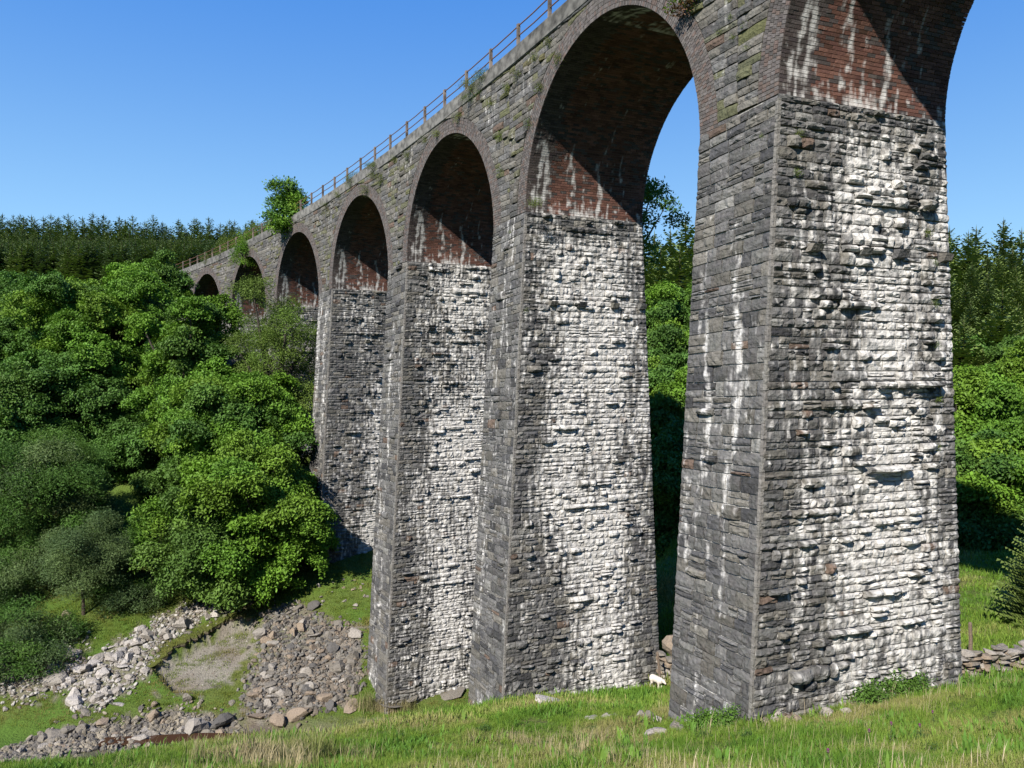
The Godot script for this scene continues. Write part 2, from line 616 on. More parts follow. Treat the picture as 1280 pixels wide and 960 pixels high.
func build_bay(j: int, detail: int) -> void:
	var b := bay(j)
	var y0 := bay_y(j)
	var R := SPAN * 0.5
	var half: float = b[3] * 0.5
	var node := Node3D.new()
	node.name = "arch"
	viaduct.add_child(node, true)
	var s_mid := (j - 1) * PITCH_S + THICK * 0.5 + half
	# --- core of the arch: barrel a little behind the bricks, walls behind the stones
	var nseg := 48
	var core := Buf.new()
	var mort := Color(0.2, 0.18, 0.165)
	for k in nseg + 1:
		var a := PI * k / nseg
		for dep in [0.06, DEPTH - 0.06]:
			core.pt(bp(b, cos(a) * (R + 0.03), dep, y0 + sin(a) * (R + 0.03)), mort, Vector2(dep / 6.0, a / PI * 2.0))
	for k in nseg:
		core.quad(k * 2, k * 2 + 1, k * 2 + 3, k * 2 + 2)
	part("barrel", core.mesh(), M.brick_mortar, node)
	# front and rear wall sheets
	for side in 2:
		var wb := Buf.new()
		var dep := 0.05 if side == 0 else DEPTH - 0.05
		for k in nseg + 1:
			var a := PI * k / nseg
			var u := cos(a) * (R + 0.03)
			var lo := y0 + sin(a) * (R + 0.03)
			wb.pt(bp(b, u, dep, lo), mort)
			wb.pt(bp(b, u, dep, cope_y(s_mid + u) - COPE_H + 0.02), mort)
		for k in nseg:
			wb.quad(k * 2, k * 2 + 2, k * 2 + 3, k * 2 + 1)
		for sg in [-1.0, 1.0]:
			var o := wb.v.size()
			var yb := y0 - 0.2
			wb.pt(bp(b, sg * (R + 0.03), dep, yb), mort)
			wb.pt(bp(b, sg * (half + 0.02), dep, yb), mort)
			wb.pt(bp(b, sg * (half + 0.02), dep, cope_y(s_mid + sg * half) - COPE_H + 0.02), mort)
			wb.pt(bp(b, sg * (R + 0.03), dep, cope_y(s_mid + sg * R) - COPE_H + 0.02), mort)
			wb.quad(o, o + 1, o + 2, o + 3)
		part("backing_wall", wb.mesh(), M.mortar_plain, node)
	# --- brick soffit
	var bb := Buf.new()
	var course := 0.079
	var nb := int(PI * R / course)
	var per := 20
	if detail == 0:
		nb = nb / 2
		per = 10
	var bl := DEPTH / per
	for k in nb:
		var a0 := PI * k / nb
		var a1 := PI * (k + 1) / nb
		var off := 0.5 if k % 2 else 0.0
		for q in per + (1 if k % 2 else 0):
			var d0 := maxf(0.0, (q - off) * bl)
			var d1 := minf(DEPTH, (q + 1 - off) * bl)
			var v := rr(0.6, 1.25)
			var col := Color(0.145, 0.073, 0.056) * v * (1.0 + 0.5 * nz.get_noise_2d(k * 4.0, q * 14.0 + j * 50.0))
			if d0 < 0.72 or rng.randf() < 0.22: col = Color(0.085, 0.07, 0.066) * v
			brick_on_barrel(bb, b, R, y0, a0 + 0.0012, a1 - 0.0012, d0 + 0.005, d1 - 0.005, rr(-0.004, 0.006), col)
	var sf := part("soffit_brickwork", bb.mesh(), M.brick, node)
	sf.set_meta("kind", "stuff")
	# --- ring of bricks on the face, five deep
	for side in (2 if detail > 0 else 1):
		var rb := Buf.new()
		for ring in 5:
			var ri := R + ring * RING / 5.0
			var ro := ri + RING / 5.0
			var cnt := int(PI * ri / (0.082 if detail > 0 else 0.16))
			for k in cnt:
				var a0 := PI * (k + 0.07) / cnt
				var a1 := PI * (k + 0.93) / cnt
				var col := Color(0.135, 0.122, 0.117) * rr(0.65, 1.25)
				if rng.randf() < 0.2: col = Color(0.15, 0.115, 0.102) * rr(0.8, 1.1)
				ring_brick(rb, b, y0, ri + 0.006, ro - 0.006, a0, a1, side, 0.012 + rr(-0.004, 0.006), col)
		var rg := part("brick_ring", rb.mesh(), M.brick_face, node)
		rg.set_meta("kind", "stuff")
	# --- coursed stone on the spandrels
	for side in (2 if detail > 0 else 1):
		var sb := Buf.new()
		var front := side == 0
		var n3 := W(b[2].x, 0, b[2].y) * (1.0 if front else -1.0)
		var dep := 0.0 if front else DEPTH
		var Ro := R + RING
		var y := y0
		var top_y := cope_y(s_mid - half) - COPE_H
		while y < top_y:
			var ch := rr(0.13, 0.26)
			for sg in [-1.0, 1.0]:
				var e0 := 0.0
				var e1 := 0.0
				var dy0 := y - y0
				var dy1 := y + ch - y0
				if dy0 < Ro: e0 = sqrt(maxf(0.0, Ro * Ro - dy0 * dy0))
				if dy1 < Ro: e1 = sqrt(maxf(0.0, Ro * Ro - dy1 * dy1))
				if e0 - e1 > 1.2: e1 = e0 - 1.2
				var x := half
				var first := true
				while x > maxf(e0, e1) + 0.02:
					var sl := rr(0.28, 0.8) * (1.0 if detail > 0 else 1.4)
					if first and int(y * 7.0) % 2: sl *= 0.6
					first = false
					var xa := x - sl
					var last := xa < e0 + 0.22
					var lo0 := e0 + 0.015 if last else xa
					var lo1 := e1 + 0.015 if last else xa
					if last and e0 == 0.0:
						lo0 = 0.0
						lo1 = 0.0
					var yt := minf(y + ch, cope_y(s_mid + sg * x) - COPE_H)
					if yt - y > 0.05:
						var P := [bp(b, sg * (x - 0.01), dep, y + 0.01), bp(b, sg * (lo0 + 0.01), dep, y + 0.01), bp(b, sg * (lo1 + 0.01), dep, yt - 0.01), bp(b, sg * (x - 0.01), dep, yt - 0.01)]
						var pr := rr(0.005, 0.05)
						if rng.randf() < 0.12: pr += rr(0.03, 0.08)
						var col := stone_color(2.2)
						if rng.randf() < 0.2: col = col.lerp(Color(0.12, 0.125, 0.05), rr(0.3, 0.8))
						stone(sb, P[0], P[1], P[2], P[3], n3, pr, 0.022, 3 if detail > 0 else 2, 2, col, [Vector2((x + j * 3.3) / 7.0, (11.0 - (y - y0)) / 23.0 + 0.02), Vector2((lo0 + j * 3.3) / 7.0, (11.0 - (yt - y0)) / 23.0 + 0.02)])
					if last: break
					x = xa
			y += ch
		var sp := part("spandrel_stonework", sb.mesh(), M.lime_spandrel if front else M.stone, node)
		sp.set_meta("kind", "stuff")

func brick_on_barrel(bb: Buf, b: Array, R: float, y0: float, a0: float, a1: float, d0: float, d1: float, lift: float, col: Color) -> void:
	var ri := R - lift
	var ro := R + 0.05
	var o := bb.v.size()
	for rad in [ri, ro]:
		for q in [[a0, d0], [a1, d0], [a1, d1], [a0, d1]]:
			bb.pt(bp(b, cos(q[0]) * rad, q[1], y0 + sin(q[0]) * rad), col, Vector2(q[1] / 6.0, q[0] / PI * 2.0))
	bb.quad(o, o + 1, o + 2, o + 3)
	for k in 4:
		var k2 := (k + 1) % 4
		bb.quad(o + k, o + 4 + k, o + 4 + k2, o + k2)

func ring_brick(rb: Buf, b: Array, y0: float, ri: float, ro: float, a0: float, a1: float, side: int, proud: float, col: Color) -> void:
	var d0 := -proud if side == 0 else DEPTH + proud
	var d1 := 0.05 if side == 0 else DEPTH - 0.05
	var o := rb.v.size()
	for d in [d0, d1]:
		for q in [[a0, ri], [a1, ri], [a1, ro], [a0, ro]]:
			rb.pt(bp(b, cos(q[0]) * q[1], d, y0 + sin(q[0]) * q[1]), col)
	rb.quad(o, o + 1, o + 2, o + 3)
	for k in 4:
		var k2 := (k + 1) % 4
		rb.quad(o + k, o + 4 + k, o + 4 + k2, o + k2)

func build_viaduct() -> void:
	viaduct = thing("railway_viaduct", "tall curving grey stone viaduct with brick arches on tapering limestained piers", "viaduct")
	for i in range(0, 8):
		var q := pcorner(i, 0, 12.0)
		var foot := 1e9
		for k in 4:
			var c := pcorner(i, k, 14.0)
			foot = minf(foot, ground(c.x, -c.z))
		foot -= 0.8
		build_pier(i, foot, [0, 3, 2, 2, 1, 1, 0, 0][i])
	stage("piers")
	for j in range(0, 7):
		build_bay(j, [1, 1, 1, 1, 1, 0, 0][j])
	stage("arches")
	# concrete copings, front and rear, cast in lengths, and the deck between them
	var s := -PITCH_S - 3.0
	var end_s := 6.0 * PITCH_S + 10.0
	var deck := Buf.new()
	while s < end_s:
		var e := s + 4.42
		for side in 2:
			var cb := Buf.new()
			var dd := [-0.09, 0.42] if side == 0 else [DEPTH - 0.42, DEPTH + 0.09]
			var q := []
			for lvl in [-COPE_H, 0.0]:
				for p in [[s + 0.006, dd[0]], [e - 0.006, dd[0]], [e - 0.006, dd[1]], [s + 0.006, dd[1]]]:
					q.append(vp(p[0], p[1], cope_y(p[0]) + lvl))
			bevel_block(cb, q, 0.03, Color(0.19, 0.186, 0.175) * rr(0.85, 1.1))
			part("coping", cb.mesh(), M.concrete, viaduct)
		var o := deck.v.size()
		for p in [[s, 0.4], [e, 0.4], [e, DEPTH - 0.4], [s, DEPTH - 0.4]]:
			deck.pt(vp(p[0], p[1], cope_y(p[0]) - 0.3), Color(0.16, 0.15, 0.13))
		deck.quad(o, o + 1, o + 2, o + 3)
		s = e
	part("deck", deck.mesh(), M.concrete, viaduct)
	# solid abutment wall at the far end
	var ab := Buf.new()
	var s0 := 6.0 * PITCH_S + 1.0
	for k in 20:
		for r in 64:
			var yb := -4.0 + r * 0.23
			if yb > cope_y(s0) - COPE_H - 0.23: break
			var u0 := s0 + k * 0.5 + (0.22 if r % 2 else 0.0)
			stone(ab, vp(u0, 0, yb), vp(u0 + 0.48, 0, yb), vp(u0 + 0.48, 0, yb + 0.21), vp(u0, 0, yb + 0.21), (vp(u0, -1, yb) - vp(u0, 0, yb)), rr(0.02, 0.06), 0.02, 2, 2, stone_color(1.4), [Vector2.ZERO, Vector2.ONE], 0.6)
	part("abutment", ab.mesh(), M.stone, viaduct).set_meta("kind", "stuff")

func vp(s: float, dep: float, y: float) -> Vector3:
	var q := arc_pt(s)
	var a := HEAD - CURVE * s
	var n := Vector2(-cos(a), sin(a))
	q -= n * dep
	return W(q.x, y, q.y)

# an eight-corner block whose edges are cut back by e
func bevel_block(b: Buf, q: Array, e: float, col: Color) -> void:
	var c := Vector3.ZERO
	for p in q: c += p / 8.0
	var lo := []
	var mid0 := []
	var mid1 := []
	var hi := []
	var cx := (q[1] - q[0]).normalized() as Vector3
	var cz := (q[3] - q[0]).normalized() as Vector3
	for k in 4:
		var inward: Vector3 = (cx if k == 0 or k == 3 else -cx) * e + (cz if k == 0 or k == 1 else -cz) * e
		lo.append(q[k] + inward)
		mid0.append(q[k] + Vector3.UP * e)
		mid1.append(q[k + 4] - Vector3.UP * e)
		hi.append(q[k + 4] + inward)
	var o := b.v.size()
	for r in [lo, mid0, mid1, hi]:
		for p in r: b.pt(p, col)
	for r in 3:
		for k in 4:
			var k2 := (k + 1) % 4
			b.quad(o + r * 4 + k, o + r * 4 + k2, o + r * 4 + 4 + k2, o + r * 4 + 4 + k)
	b.quad(o + 12, o + 13, o + 14, o + 15)
	b.quad(o + 3, o + 2, o + 1, o)

func build_railing() -> void:
	var f := thing("parapet_railing", "post and two-rail railing standing along the viaduct's concrete coping", "railing")
	var ps := 2.21
	var first := 10.121 - 7.0 * ps
	var n := 37
	for k in n:
		var s := first + k * ps
		var y := cope_y(s)
		var pb := Buf.new()
		var lean := rr(-0.012, 0.012)
		var a := vp(s - 0.05, 0.06, y)
		var q := []
		for lv in [0.0, 0.83]:
			for p in [[s - 0.05, 0.06], [s + 0.05, 0.06], [s + 0.05, 0.16], [s - 0.05, 0.16]]:
				q.append(vp(p[0] + lean * lv, p[1], y + lv + (0.012 if lv > 0.5 and p[1] > 0.1 else -0.01 * float(lv < 0.5))))
		bevel_block(pb, q, 0.012, Color(0.2, 0.165, 0.14) * rr(0.85, 1.15))
		part("post", pb.mesh(), M.concrete, f)
		if k < n - 1:
			for lv in [0.42, 0.76]:
				var tb := Buf.new()
				var pts := []
				var rad := []
				for q2 in 5:
					var ss := s + ps * q2 / 4.0
					pts.append(vp(ss, 0.11, cope_y(ss) + lv - 0.02 * sin(PI * q2 / 4.0) * rr(0.2, 1.0)))
					rad.append(0.022)
				tb.tube(pts, rad, 6, Color(0.14, 0.075, 0.05))
				part("rail", tb.mesh(), M.rust, f)

# ------------------------------------------------------------------ ground mesh
func span_coords(list: Array) -> PackedFloat32Array:
	var o := PackedFloat32Array()
	for seg in list:
		var x: float = seg[0]
		while x < seg[1] - 0.001:
			o.append(x)
			x += seg[2]
	o.append(list[-1][1])
	return o

var P_scree := []
var P_bare := []
var P_clay := PackedVector2Array()
var P_rock := PackedVector2Array()
var P_stones := PackedVector2Array()

func build_ground() -> void:
	var xs := span_coords([[-320, -120, 20.0], [-120, -50, 5.0], [-50, -30, 1.5], [-30, -6, 0.27], [-6, 24, 0.36], [24, 50, 1.3], [50, 120, 5.0], [120, 320, 20.0]])
	var fs := span_coords([[-90, -20, 10.0], [-20, 4, 3.0], [4, 30, 0.36], [30, 48, 0.24], [48, 80, 1.6], [80, 200, 5.0], [200, 400, 20.0]])
	var b := Buf.new()
	var nx := xs.size()
	var grass := Color(0.085, 0.125, 0.024)
	var lush := Color(0.075, 0.140, 0.020)
	var dry := Color(0.15, 0.135, 0.05)
	var soil := Color(0.15, 0.125, 0.095)
	var clay := Color(0.23, 0.212, 0.18)
	var mud := Color(0.075, 0.055, 0.04)
	for fz in fs:
		for x in xs:
			var y := ground(x, fz)
			b.v.append(W(x, y, fz))
			var a := nz.get_noise_2d(x * 14.0, fz * 14.0)
			var a2 := nz2.get_noise_2d(x * 5.0, fz * 5.0)
			var c := grass.lerp(lush, clampf(0.5 + a * 1.2, 0, 1)).lerp(dry, clampf(0.15 + a2 * 1.1, 0, 0.75))
			var p := Vector2(x, fz) + Vector2(nz.get_noise_2d(x * 40.0, fz * 40.0), nz2.get_noise_2d(x * 40.0, fz * 40.0)) * 1.1
			if x > -32.0 and x < 6.0 and fz > 26.0 and fz < 52.0:
				var sd := absf(stream_f(x) - fz)
				if sd < 0.8 and x < 2.0 and x > -18.0: c = mud
				elif sd < 2.0 and x < 3.0 and x > -19.0: c = c.lerp(soil, clampf(0.6 + a, 0, 1))
				if Geometry2D.is_point_in_polygon(p, P_clay): c = clay.lerp(soil, clampf(0.25 + a * 1.2, 0, 1))
				elif Geometry2D.is_point_in_polygon(p, P_rock) or Geometry2D.is_point_in_polygon(p, P_stones): c = soil.lerp(Color(0.22, 0.2, 0.17), clampf(0.5 + a, 0, 1)).lerp(grass, clampf(a2 * 1.3 - 0.1, 0, 0.6))
				else:
					for q in P_scree:
						if Geometry2D.is_point_in_polygon(p, q): c = c.lerp(Color(0.2, 0.17, 0.14), 0.7)
			b.c.append(c)
	for j in fs.size() - 1:
		for i in nx - 1:
			var o := j * nx + i
			b.i.append_array([o, o + nx, o + 1, o + 1, o + nx, o + nx + 1])
	var st := SurfaceTool.new()
	st.create_from(b.mesh(), 0)
	st.generate_normals()
	var g := MeshInstance3D.new()
	g.name = "ground"
	g.mesh = st.commit()
	g.material_override = M.ground
	add_child(g)
	g.set_meta("kind", "structure")
	g.set_meta("label", "sloping grassy valley sides and stony stream banks under the viaduct")
	# ragged turf that overhangs the clay scar
	var lip := Buf.new()
	var cen := Vector2.ZERO
	for q in scarp: cen += q / scarp.size()
	var n := 0
	for k in 6:
		var m := int(scarp[k].distance_to(scarp[k + 1]) / 0.13) + 1
		for t in m:
			var q := scarp[k].lerp(scarp[k + 1], float(t) / m)
			var o := (q - cen).normalized()
			var j := nz.get_noise_2d(n * 37.0, 5.0) * 0.3
			var a := q + o * 0.7
			var c := q + o * (j + 0.02) - o * 0.12
			var d := q + o * (j + 0.1)
			var yc := ground0(c.x, c.y) + 0.06
			lip.pt(W(a.x, ground0(a.x, a.y) - 0.03, a.y), Color(0.1, 0.115, 0.025) * rr(0.8, 1.2))
			lip.pt(W(c.x, yc + rr(-0.02, 0.03), c.y), Color(0.09, 0.1, 0.025) * rr(0.8, 1.2))
			lip.pt(W(c.x, yc - 0.14 + rr(-0.05, 0.03), c.y), soil)
			lip.pt(W(d.x, yc - 0.3, d.y), soil)
			if n:
				for z in 3: lip.quad(n * 4 - 4 + z, n * 4 + z, n * 4 + z + 1, n * 4 - 3 + z)
			n += 1
	part("turf_lip", lip.mesh(), M.ground, g)
	# the stream
	var wb := Buf.new()
	var last := -1
	for k in 120:
		var x := -17.5 + k * 0.2
		for sg in [-0.42, 0.42]:
			wb.pt(W(x, bed_y(x) + 0.16, stream_f(x) + sg), Color.WHITE)
		if k: wb.quad(k * 2 - 2, k * 2, k * 2 + 1, k * 2 - 1)
	var w := part("stream_water", wb.mesh(), M.water, self)
	w.set_meta("kind", "structure")

# ------------------------------------------------------------------ rocks
func rock_mesh(seed_: int, flat: float) -> ArrayMesh:
	var r2 := RandomNumberGenerator.new()
	r2.seed = seed_
	var sp := SphereMesh.new()
	sp.radius = 1.0
	sp.height = 2.0
	sp.radial_segments = 9
	sp.rings = 5
	var a := sp.get_mesh_arrays()
	var v: PackedVector3Array = a[Mesh.ARRAY_VERTEX]
	var planes := []
	for k in 9:
		var n := Vector3(r2.randfn(), r2.randfn(), r2.randfn()).normalized()
		planes.append([n, r2.randf_range(0.42, 0.8)])
	var b := Buf.new()
	for p in v:
		var q := p * 1.05
		for pl_ in planes:
			var d: float = q.dot(pl_[0]) - pl_[1]
			if d > 0.0: q -= pl_[0] * d
		q.y *= flat
		b.v.append(q)
	b.i = a[Mesh.ARRAY_INDEX]
	return b.mesh()

var rocks := []
var slabs := []

func put_rock(called: String, p: Vector3, size: float, m: Material, label: String, group: String, flat := false) -> void:
	var o := MeshInstance3D.new()
	o.name = numbered(called)
	var set_: Array = slabs if flat else rocks
	o.mesh = set_[rng.randi() % set_.size()]
	o.material_override = m
	add_child(o)
	var bs := Basis.from_euler(Vector3(rr(-0.35, 0.35), rr(0, TAU), rr(-0.35, 0.35))).scaled_local(Vector3(size * rr(0.75, 1.25), size * rr(0.7, 1.1), size * rr(0.75, 1.25)))
	o.transform = Transform3D(bs, p + Vector3.UP * size * (0.12 if flat else 0.22))
	tag(o, label, "rock", group)

func in_poly(pg: PackedVector2Array) -> Vector2:
	var lo := Vector2(1e9, 1e9)
	var hi := -lo
	for p in pg:
		lo = lo.min(p)
		hi = hi.max(p)
	for k in 200:
		var q := Vector2(rr(lo.x, hi.x), rr(lo.y, hi.y))
		if Geometry2D.is_point_in_polygon(q, pg): return q
	return pg[0]

func rock_heap(called: String, pg: PackedVector2Array, n: int, lo: float, hi: float, mats: Array, label: String, group: String, flat_share: float) -> void:
	for k in n:
		var q := in_poly(pg) + Vector2(rng.randfn(), rng.randfn()) * 0.28
		var size := lerpf(lo, hi * 1.25, pow(rng.randf(), 2.6))
		put_rock(called, W(q.x, ground(q.x, q.y), q.y), size, mats[rng.randi() % mats.size()], label, group, rng.randf() < flat_share)

# small fragments nobody could count: one object
func rubble(called: String, pgs: Array, n: int, lo: float, hi: float, m: Material, cols: Array, label: String) -> void:
	var mm := MultiMesh.new()
	mm.transform_format = MultiMesh.TRANSFORM_3D
	mm.use_colors = true
	mm.mesh = rocks[3]
	mm.instance_count = n
	for k in n:
		var q := in_poly(pgs[k % pgs.size()]) + Vector2(rng.randfn(), rng.randfn()) * 0.28
		var s := lerpf(lo, hi, pow(rng.randf(), 1.8))
		var bs := Basis.from_euler(Vector3(rr(-1, 1), rr(0, TAU), rr(-1, 1))).scaled_local(Vector3(s * rr(0.6, 1.3), s * rr(0.4, 0.9), s * rr(0.6, 1.3)))
		mm.set_instance_transform(k, Transform3D(bs, W(q.x, ground(q.x, q.y) + s * 0.15, q.y)))
		mm.set_instance_color(k, cols[rng.randi() % cols.size()] * rr(0.7, 1.2))
	var o := MultiMeshInstance3D.new()
	o.name = numbered(called)
	o.multimesh = mm
	o.material_override = m
	add_child(o)
	o.set_meta("kind", "stuff")
	tag(o, label, "rubble")

# ------------------------------------------------------------------ plants
func leaf_cluster(seed_: int, n: int, spread: float, leaf: float, wide: float) -> ArrayMesh:
	var r2 := RandomNumberGenerator.new()
	r2.seed = seed_
	var b := Buf.new()
	for k in n:
		var c := Vector3(r2.randfn(), r2.randfn() * 0.7, r2.randfn()) * spread * 0.5
		var up := (Vector3(r2.randfn() * 0.55, 1.0, r2.randfn() * 0.55) + c * 0.8).normalized()
		var d := up.cross(Vector3(r2.randfn(), r2.randfn(), r2.randfn())).normalized()
		var s := up.cross(d)
		var l := leaf * r2.randf_range(0.7, 1.25)
		var w := l * wide
		var o := b.v.size()
		b.v.append_array([c - d * l * 0.5, c + s * w * 0.5 + up * w * 0.12, c + d * l * 0.55 - up * l * 0.12, c - s * w * 0.5 + up * w * 0.12])
		b.i.append_array([o, o + 2, o + 1, o, o + 3, o + 2])
	return b.mesh()

func grass_tuft(seed_: int, blades: int, h: float, spread: float, w: float) -> ArrayMesh:
	var r2 := RandomNumberGenerator.new()
	r2.seed = seed_
	var b := Buf.new()
	for k in blades:
		var a := r2.randf() * TAU
		var base := Vector3(r2.randfn(), 0, r2.randfn()) * spread * 0.4
		var dir := Vector3(cos(a), 0, sin(a))
		var side := Vector3(-sin(a), 0, cos(a)) * w * r2.randf_range(0.7, 1.2)
		var hh := h * r2.randf_range(0.5, 1.2)
		var lean := r2.randf_range(0.1, 0.7)
		var mid := base + Vector3.UP * hh * 0.6 + dir * hh * lean * 0.35
		var tip := base + Vector3.UP * hh * (1.0 - lean * 0.25) + dir * hh * lean
		var o := b.v.size()
		b.v.append_array([base - side, base + side, mid - side * 0.7, mid + side * 0.7, tip])
		b.i.append_array([o, o + 2, o + 1, o + 1, o + 2, o + 3, o + 2, o + 4, o + 3])
	return b.mesh()

var leafm := []

# crown: a MultiMesh of leaf clusters gathered in tufts over lobes
func crown(lobes: Array, tufts_per_m2: float, per: int, mesh_: Mesh, cols: Array, scale: float, tuft_r: float) -> MultiMesh:
	var xf: Array[Transform3D] = []
	var cl := PackedColorArray()
	for L in lobes:
		var c: Vector3 = L[0]
		var r: Vector3 = L[1]
		var area := 4.0 * PI * pow((pow(r.x * r.y, 1.6) + pow(r.x * r.z, 1.6) + pow(r.y * r.z, 1.6)) / 3.0, 0.625)
		var nt := int(area * tufts_per_m2 * 0.8) + 2
		var tone: Color = cols[rng.randi() % cols.size()] * rr(0.85, 1.15)
		for t in nt:
			var n := Vector3(rng.randfn(), rng.randfn(), rng.randfn()).normalized()
			if n.y < -0.2 and rng.randf() < 0.8: n.y = -n.y
			var k := rr(0.78, 1.1) if rng.randf() < 0.88 else rr(0.4, 0.75)
			var tc := c + n * r * k
			var inside := false
			for L2 in lobes:
				if L2 == L: continue
				var q: Vector3 = (tc - L2[0]) / L2[1]
				if q.length_squared() < 0.45:
					inside = true
					break
			if inside: continue
			var tt := tone * rr(0.85, 1.18)
			var tr_ := tuft_r * rr(0.55, 1.35)
			# a spray of leaves: a flat plate that leans outwards and sags at its rim
			var up := (Vector3.UP * 1.2 + n * 0.8 + Vector3(rr(-0.3, 0.3), 0, rr(-0.3, 0.3))).normalized()
			var e1 := up.cross(Vector3(rr(-1, 1), 0.1, rr(-1, 1))).normalized()
			var e2 := up.cross(e1)
			var cnt := maxi(2, int(per * rr(0.6, 1.3)))
			for m in cnt:
				var rad := sqrt(rng.randf())
				var an := rr(0, TAU)
				var p := tc + (e1 * cos(an) + e2 * sin(an) * 0.75) * rad * tr_ + up * (rng.randfn() * 0.13 - rad * rad * 0.22) * tr_
				var s := scale * rr(0.7, 1.25)
				var bs := Basis(e1, up, e1.cross(up)) * Basis.from_euler(Vector3(rr(-0.5, 0.5), rr(0, TAU), rr(-0.5, 0.5)))
				xf.append(Transform3D(bs * s, p))
				cl.append(tt * rr(0.82, 1.18))
	var mm := MultiMesh.new()
	mm.transform_format = MultiMesh.TRANSFORM_3D
	mm.use_colors = true
	mm.mesh = mesh_
	mm.instance_count = xf.size()
	for k in xf.size():
		mm.set_instance_transform(k, xf[k])
		mm.set_instance_color(k, cl[k])
	return mm

func crown_lobes(r: Vector3, n: int, share: float, droop := 0.0) -> Array:
	var o := []
	var sh := rr(0.0, 500.0)
	o.append([Vector3(0, 0, 0), r * 0.6])
	for k in n:
		var y := 1.0 - 2.0 * (k + 0.5) / n
		y = clampf(y + rr(-0.12, 0.12), -0.85, 1.0)
		var a := k * 2.39996 + rr(-0.4, 0.4)
		var q := sqrt(maxf(0.0, 1.0 - y * y))
		var d := Vector3(cos(a) * q, y, sin(a) * q)
		var s := share * rr(0.7, 1.3)
		var bulge := 1.0 + 0.5 * nz.get_noise_3d(d.x * 55.0 + sh, d.y * 55.0, d.z * 55.0 - sh)
		var c := d * r * (bulge - s * rr(0.4, 1.1))
		o.append([c, Vector3(r.x * s * rr(0.9, 1.25), r.y * s * rr(0.6, 0.9), r.z * s * rr(0.9, 1.25))])
	for k in n / 3:
		var d := Vector3(rng.randfn(), rng.randfn(), rng.randfn()).normalized()
		var s := share * rr(0.9, 1.3)
		o.append([d * r * 0.5, Vector3(r.x * s, r.y * s * 0.8, r.z * s)])
	return o

func add_crown(mm: MultiMesh, m: Material, parent: Node3D, at: Vector3) -> void:
	var o := MultiMeshInstance3D.new()
	o.name = "crown"
	o.multimesh = mm
	o.material_override = m
	o.position = at
	o.set_meta("kind", "stuff")
	parent.add_child(o, true)

# a broadleaf tree whose crown is centred on a pixel at a known distance
func tree(called: String, px: float, py: float, f: float, rx: float, ry: float, o: Dictionary, label: String, group := "") -> Node3D:
	var c := at_px(px, py, f)
	var gy := ground(c.x, f)
	var base := Vector3(c.x, gy, c.z)
	var t := thing(called, label, o.get("cat", "tree"), base, 0.0, group)
	var cy := c.y - gy
	var tb := Buf.new()
	var tr: float = o.get("trunk", 0.035 * (cy + ry))
	var lobes := crown_lobes(Vector3(rx, ry, rx * o.get("deep", 0.95)), o.get("lobes", 26), o.get("share", 0.36))
	var cut: float = 0.25
	var keep := []
	for L in lobes:
		if L[0].y + cy - L[1].y * 0.5 > cut: keep.append(L)
	lobes = keep
	var lean := Vector3(rr(-0.3, 0.3), 0, rr(-0.3, 0.3))
	var fork := maxf(0.4, cy - ry * 0.55)
	tb.tube([Vector3(0, -0.3, 0), Vector3(0, fork * 0.5, 0) + lean * 0.4, Vector3(0, fork, 0) + lean, Vector3(0, cy + ry * 0.05, 0) + lean], [tr * 1.3, tr, tr * 0.8, tr * 0.15], 8, Color(0.075, 0.062, 0.05))
	part("trunk", tb.mesh(), M.bark, t)
	var lb := Buf.new()
	for k in range(1, lobes.size()):
		if k % 2: continue
		var e: Vector3 = lobes[k][0] + Vector3.UP * cy
		var s := Vector3(0, lerpf(fork * 0.7, cy, rng.randf() * 0.7), 0) + lean * 0.8
		var mid := s.lerp(e, 0.5) + Vector3(rr(-0.4, 0.4), rr(-0.1, 0.6), rr(-0.4, 0.4)) * rx * 0.12
		lb.tube([s, mid, e], [tr * 0.45, tr * 0.28, tr * 0.08], 5, Color(0.07, 0.06, 0.048))
	if lb.v.size(): part("limb", lb.mesh(), M.bark, t)
	var mm := crown(lobes, o.get("dens", 1.6) * 1.0, o.get("per", 9) * 1.5, leafm[o.get("leaf", 0)], o.cols, o.get("scale", 1.0) * 0.88, o.get("tuft", 0.52))
	add_crown(mm, M.leaf, t, Vector3.UP * cy)
	return t

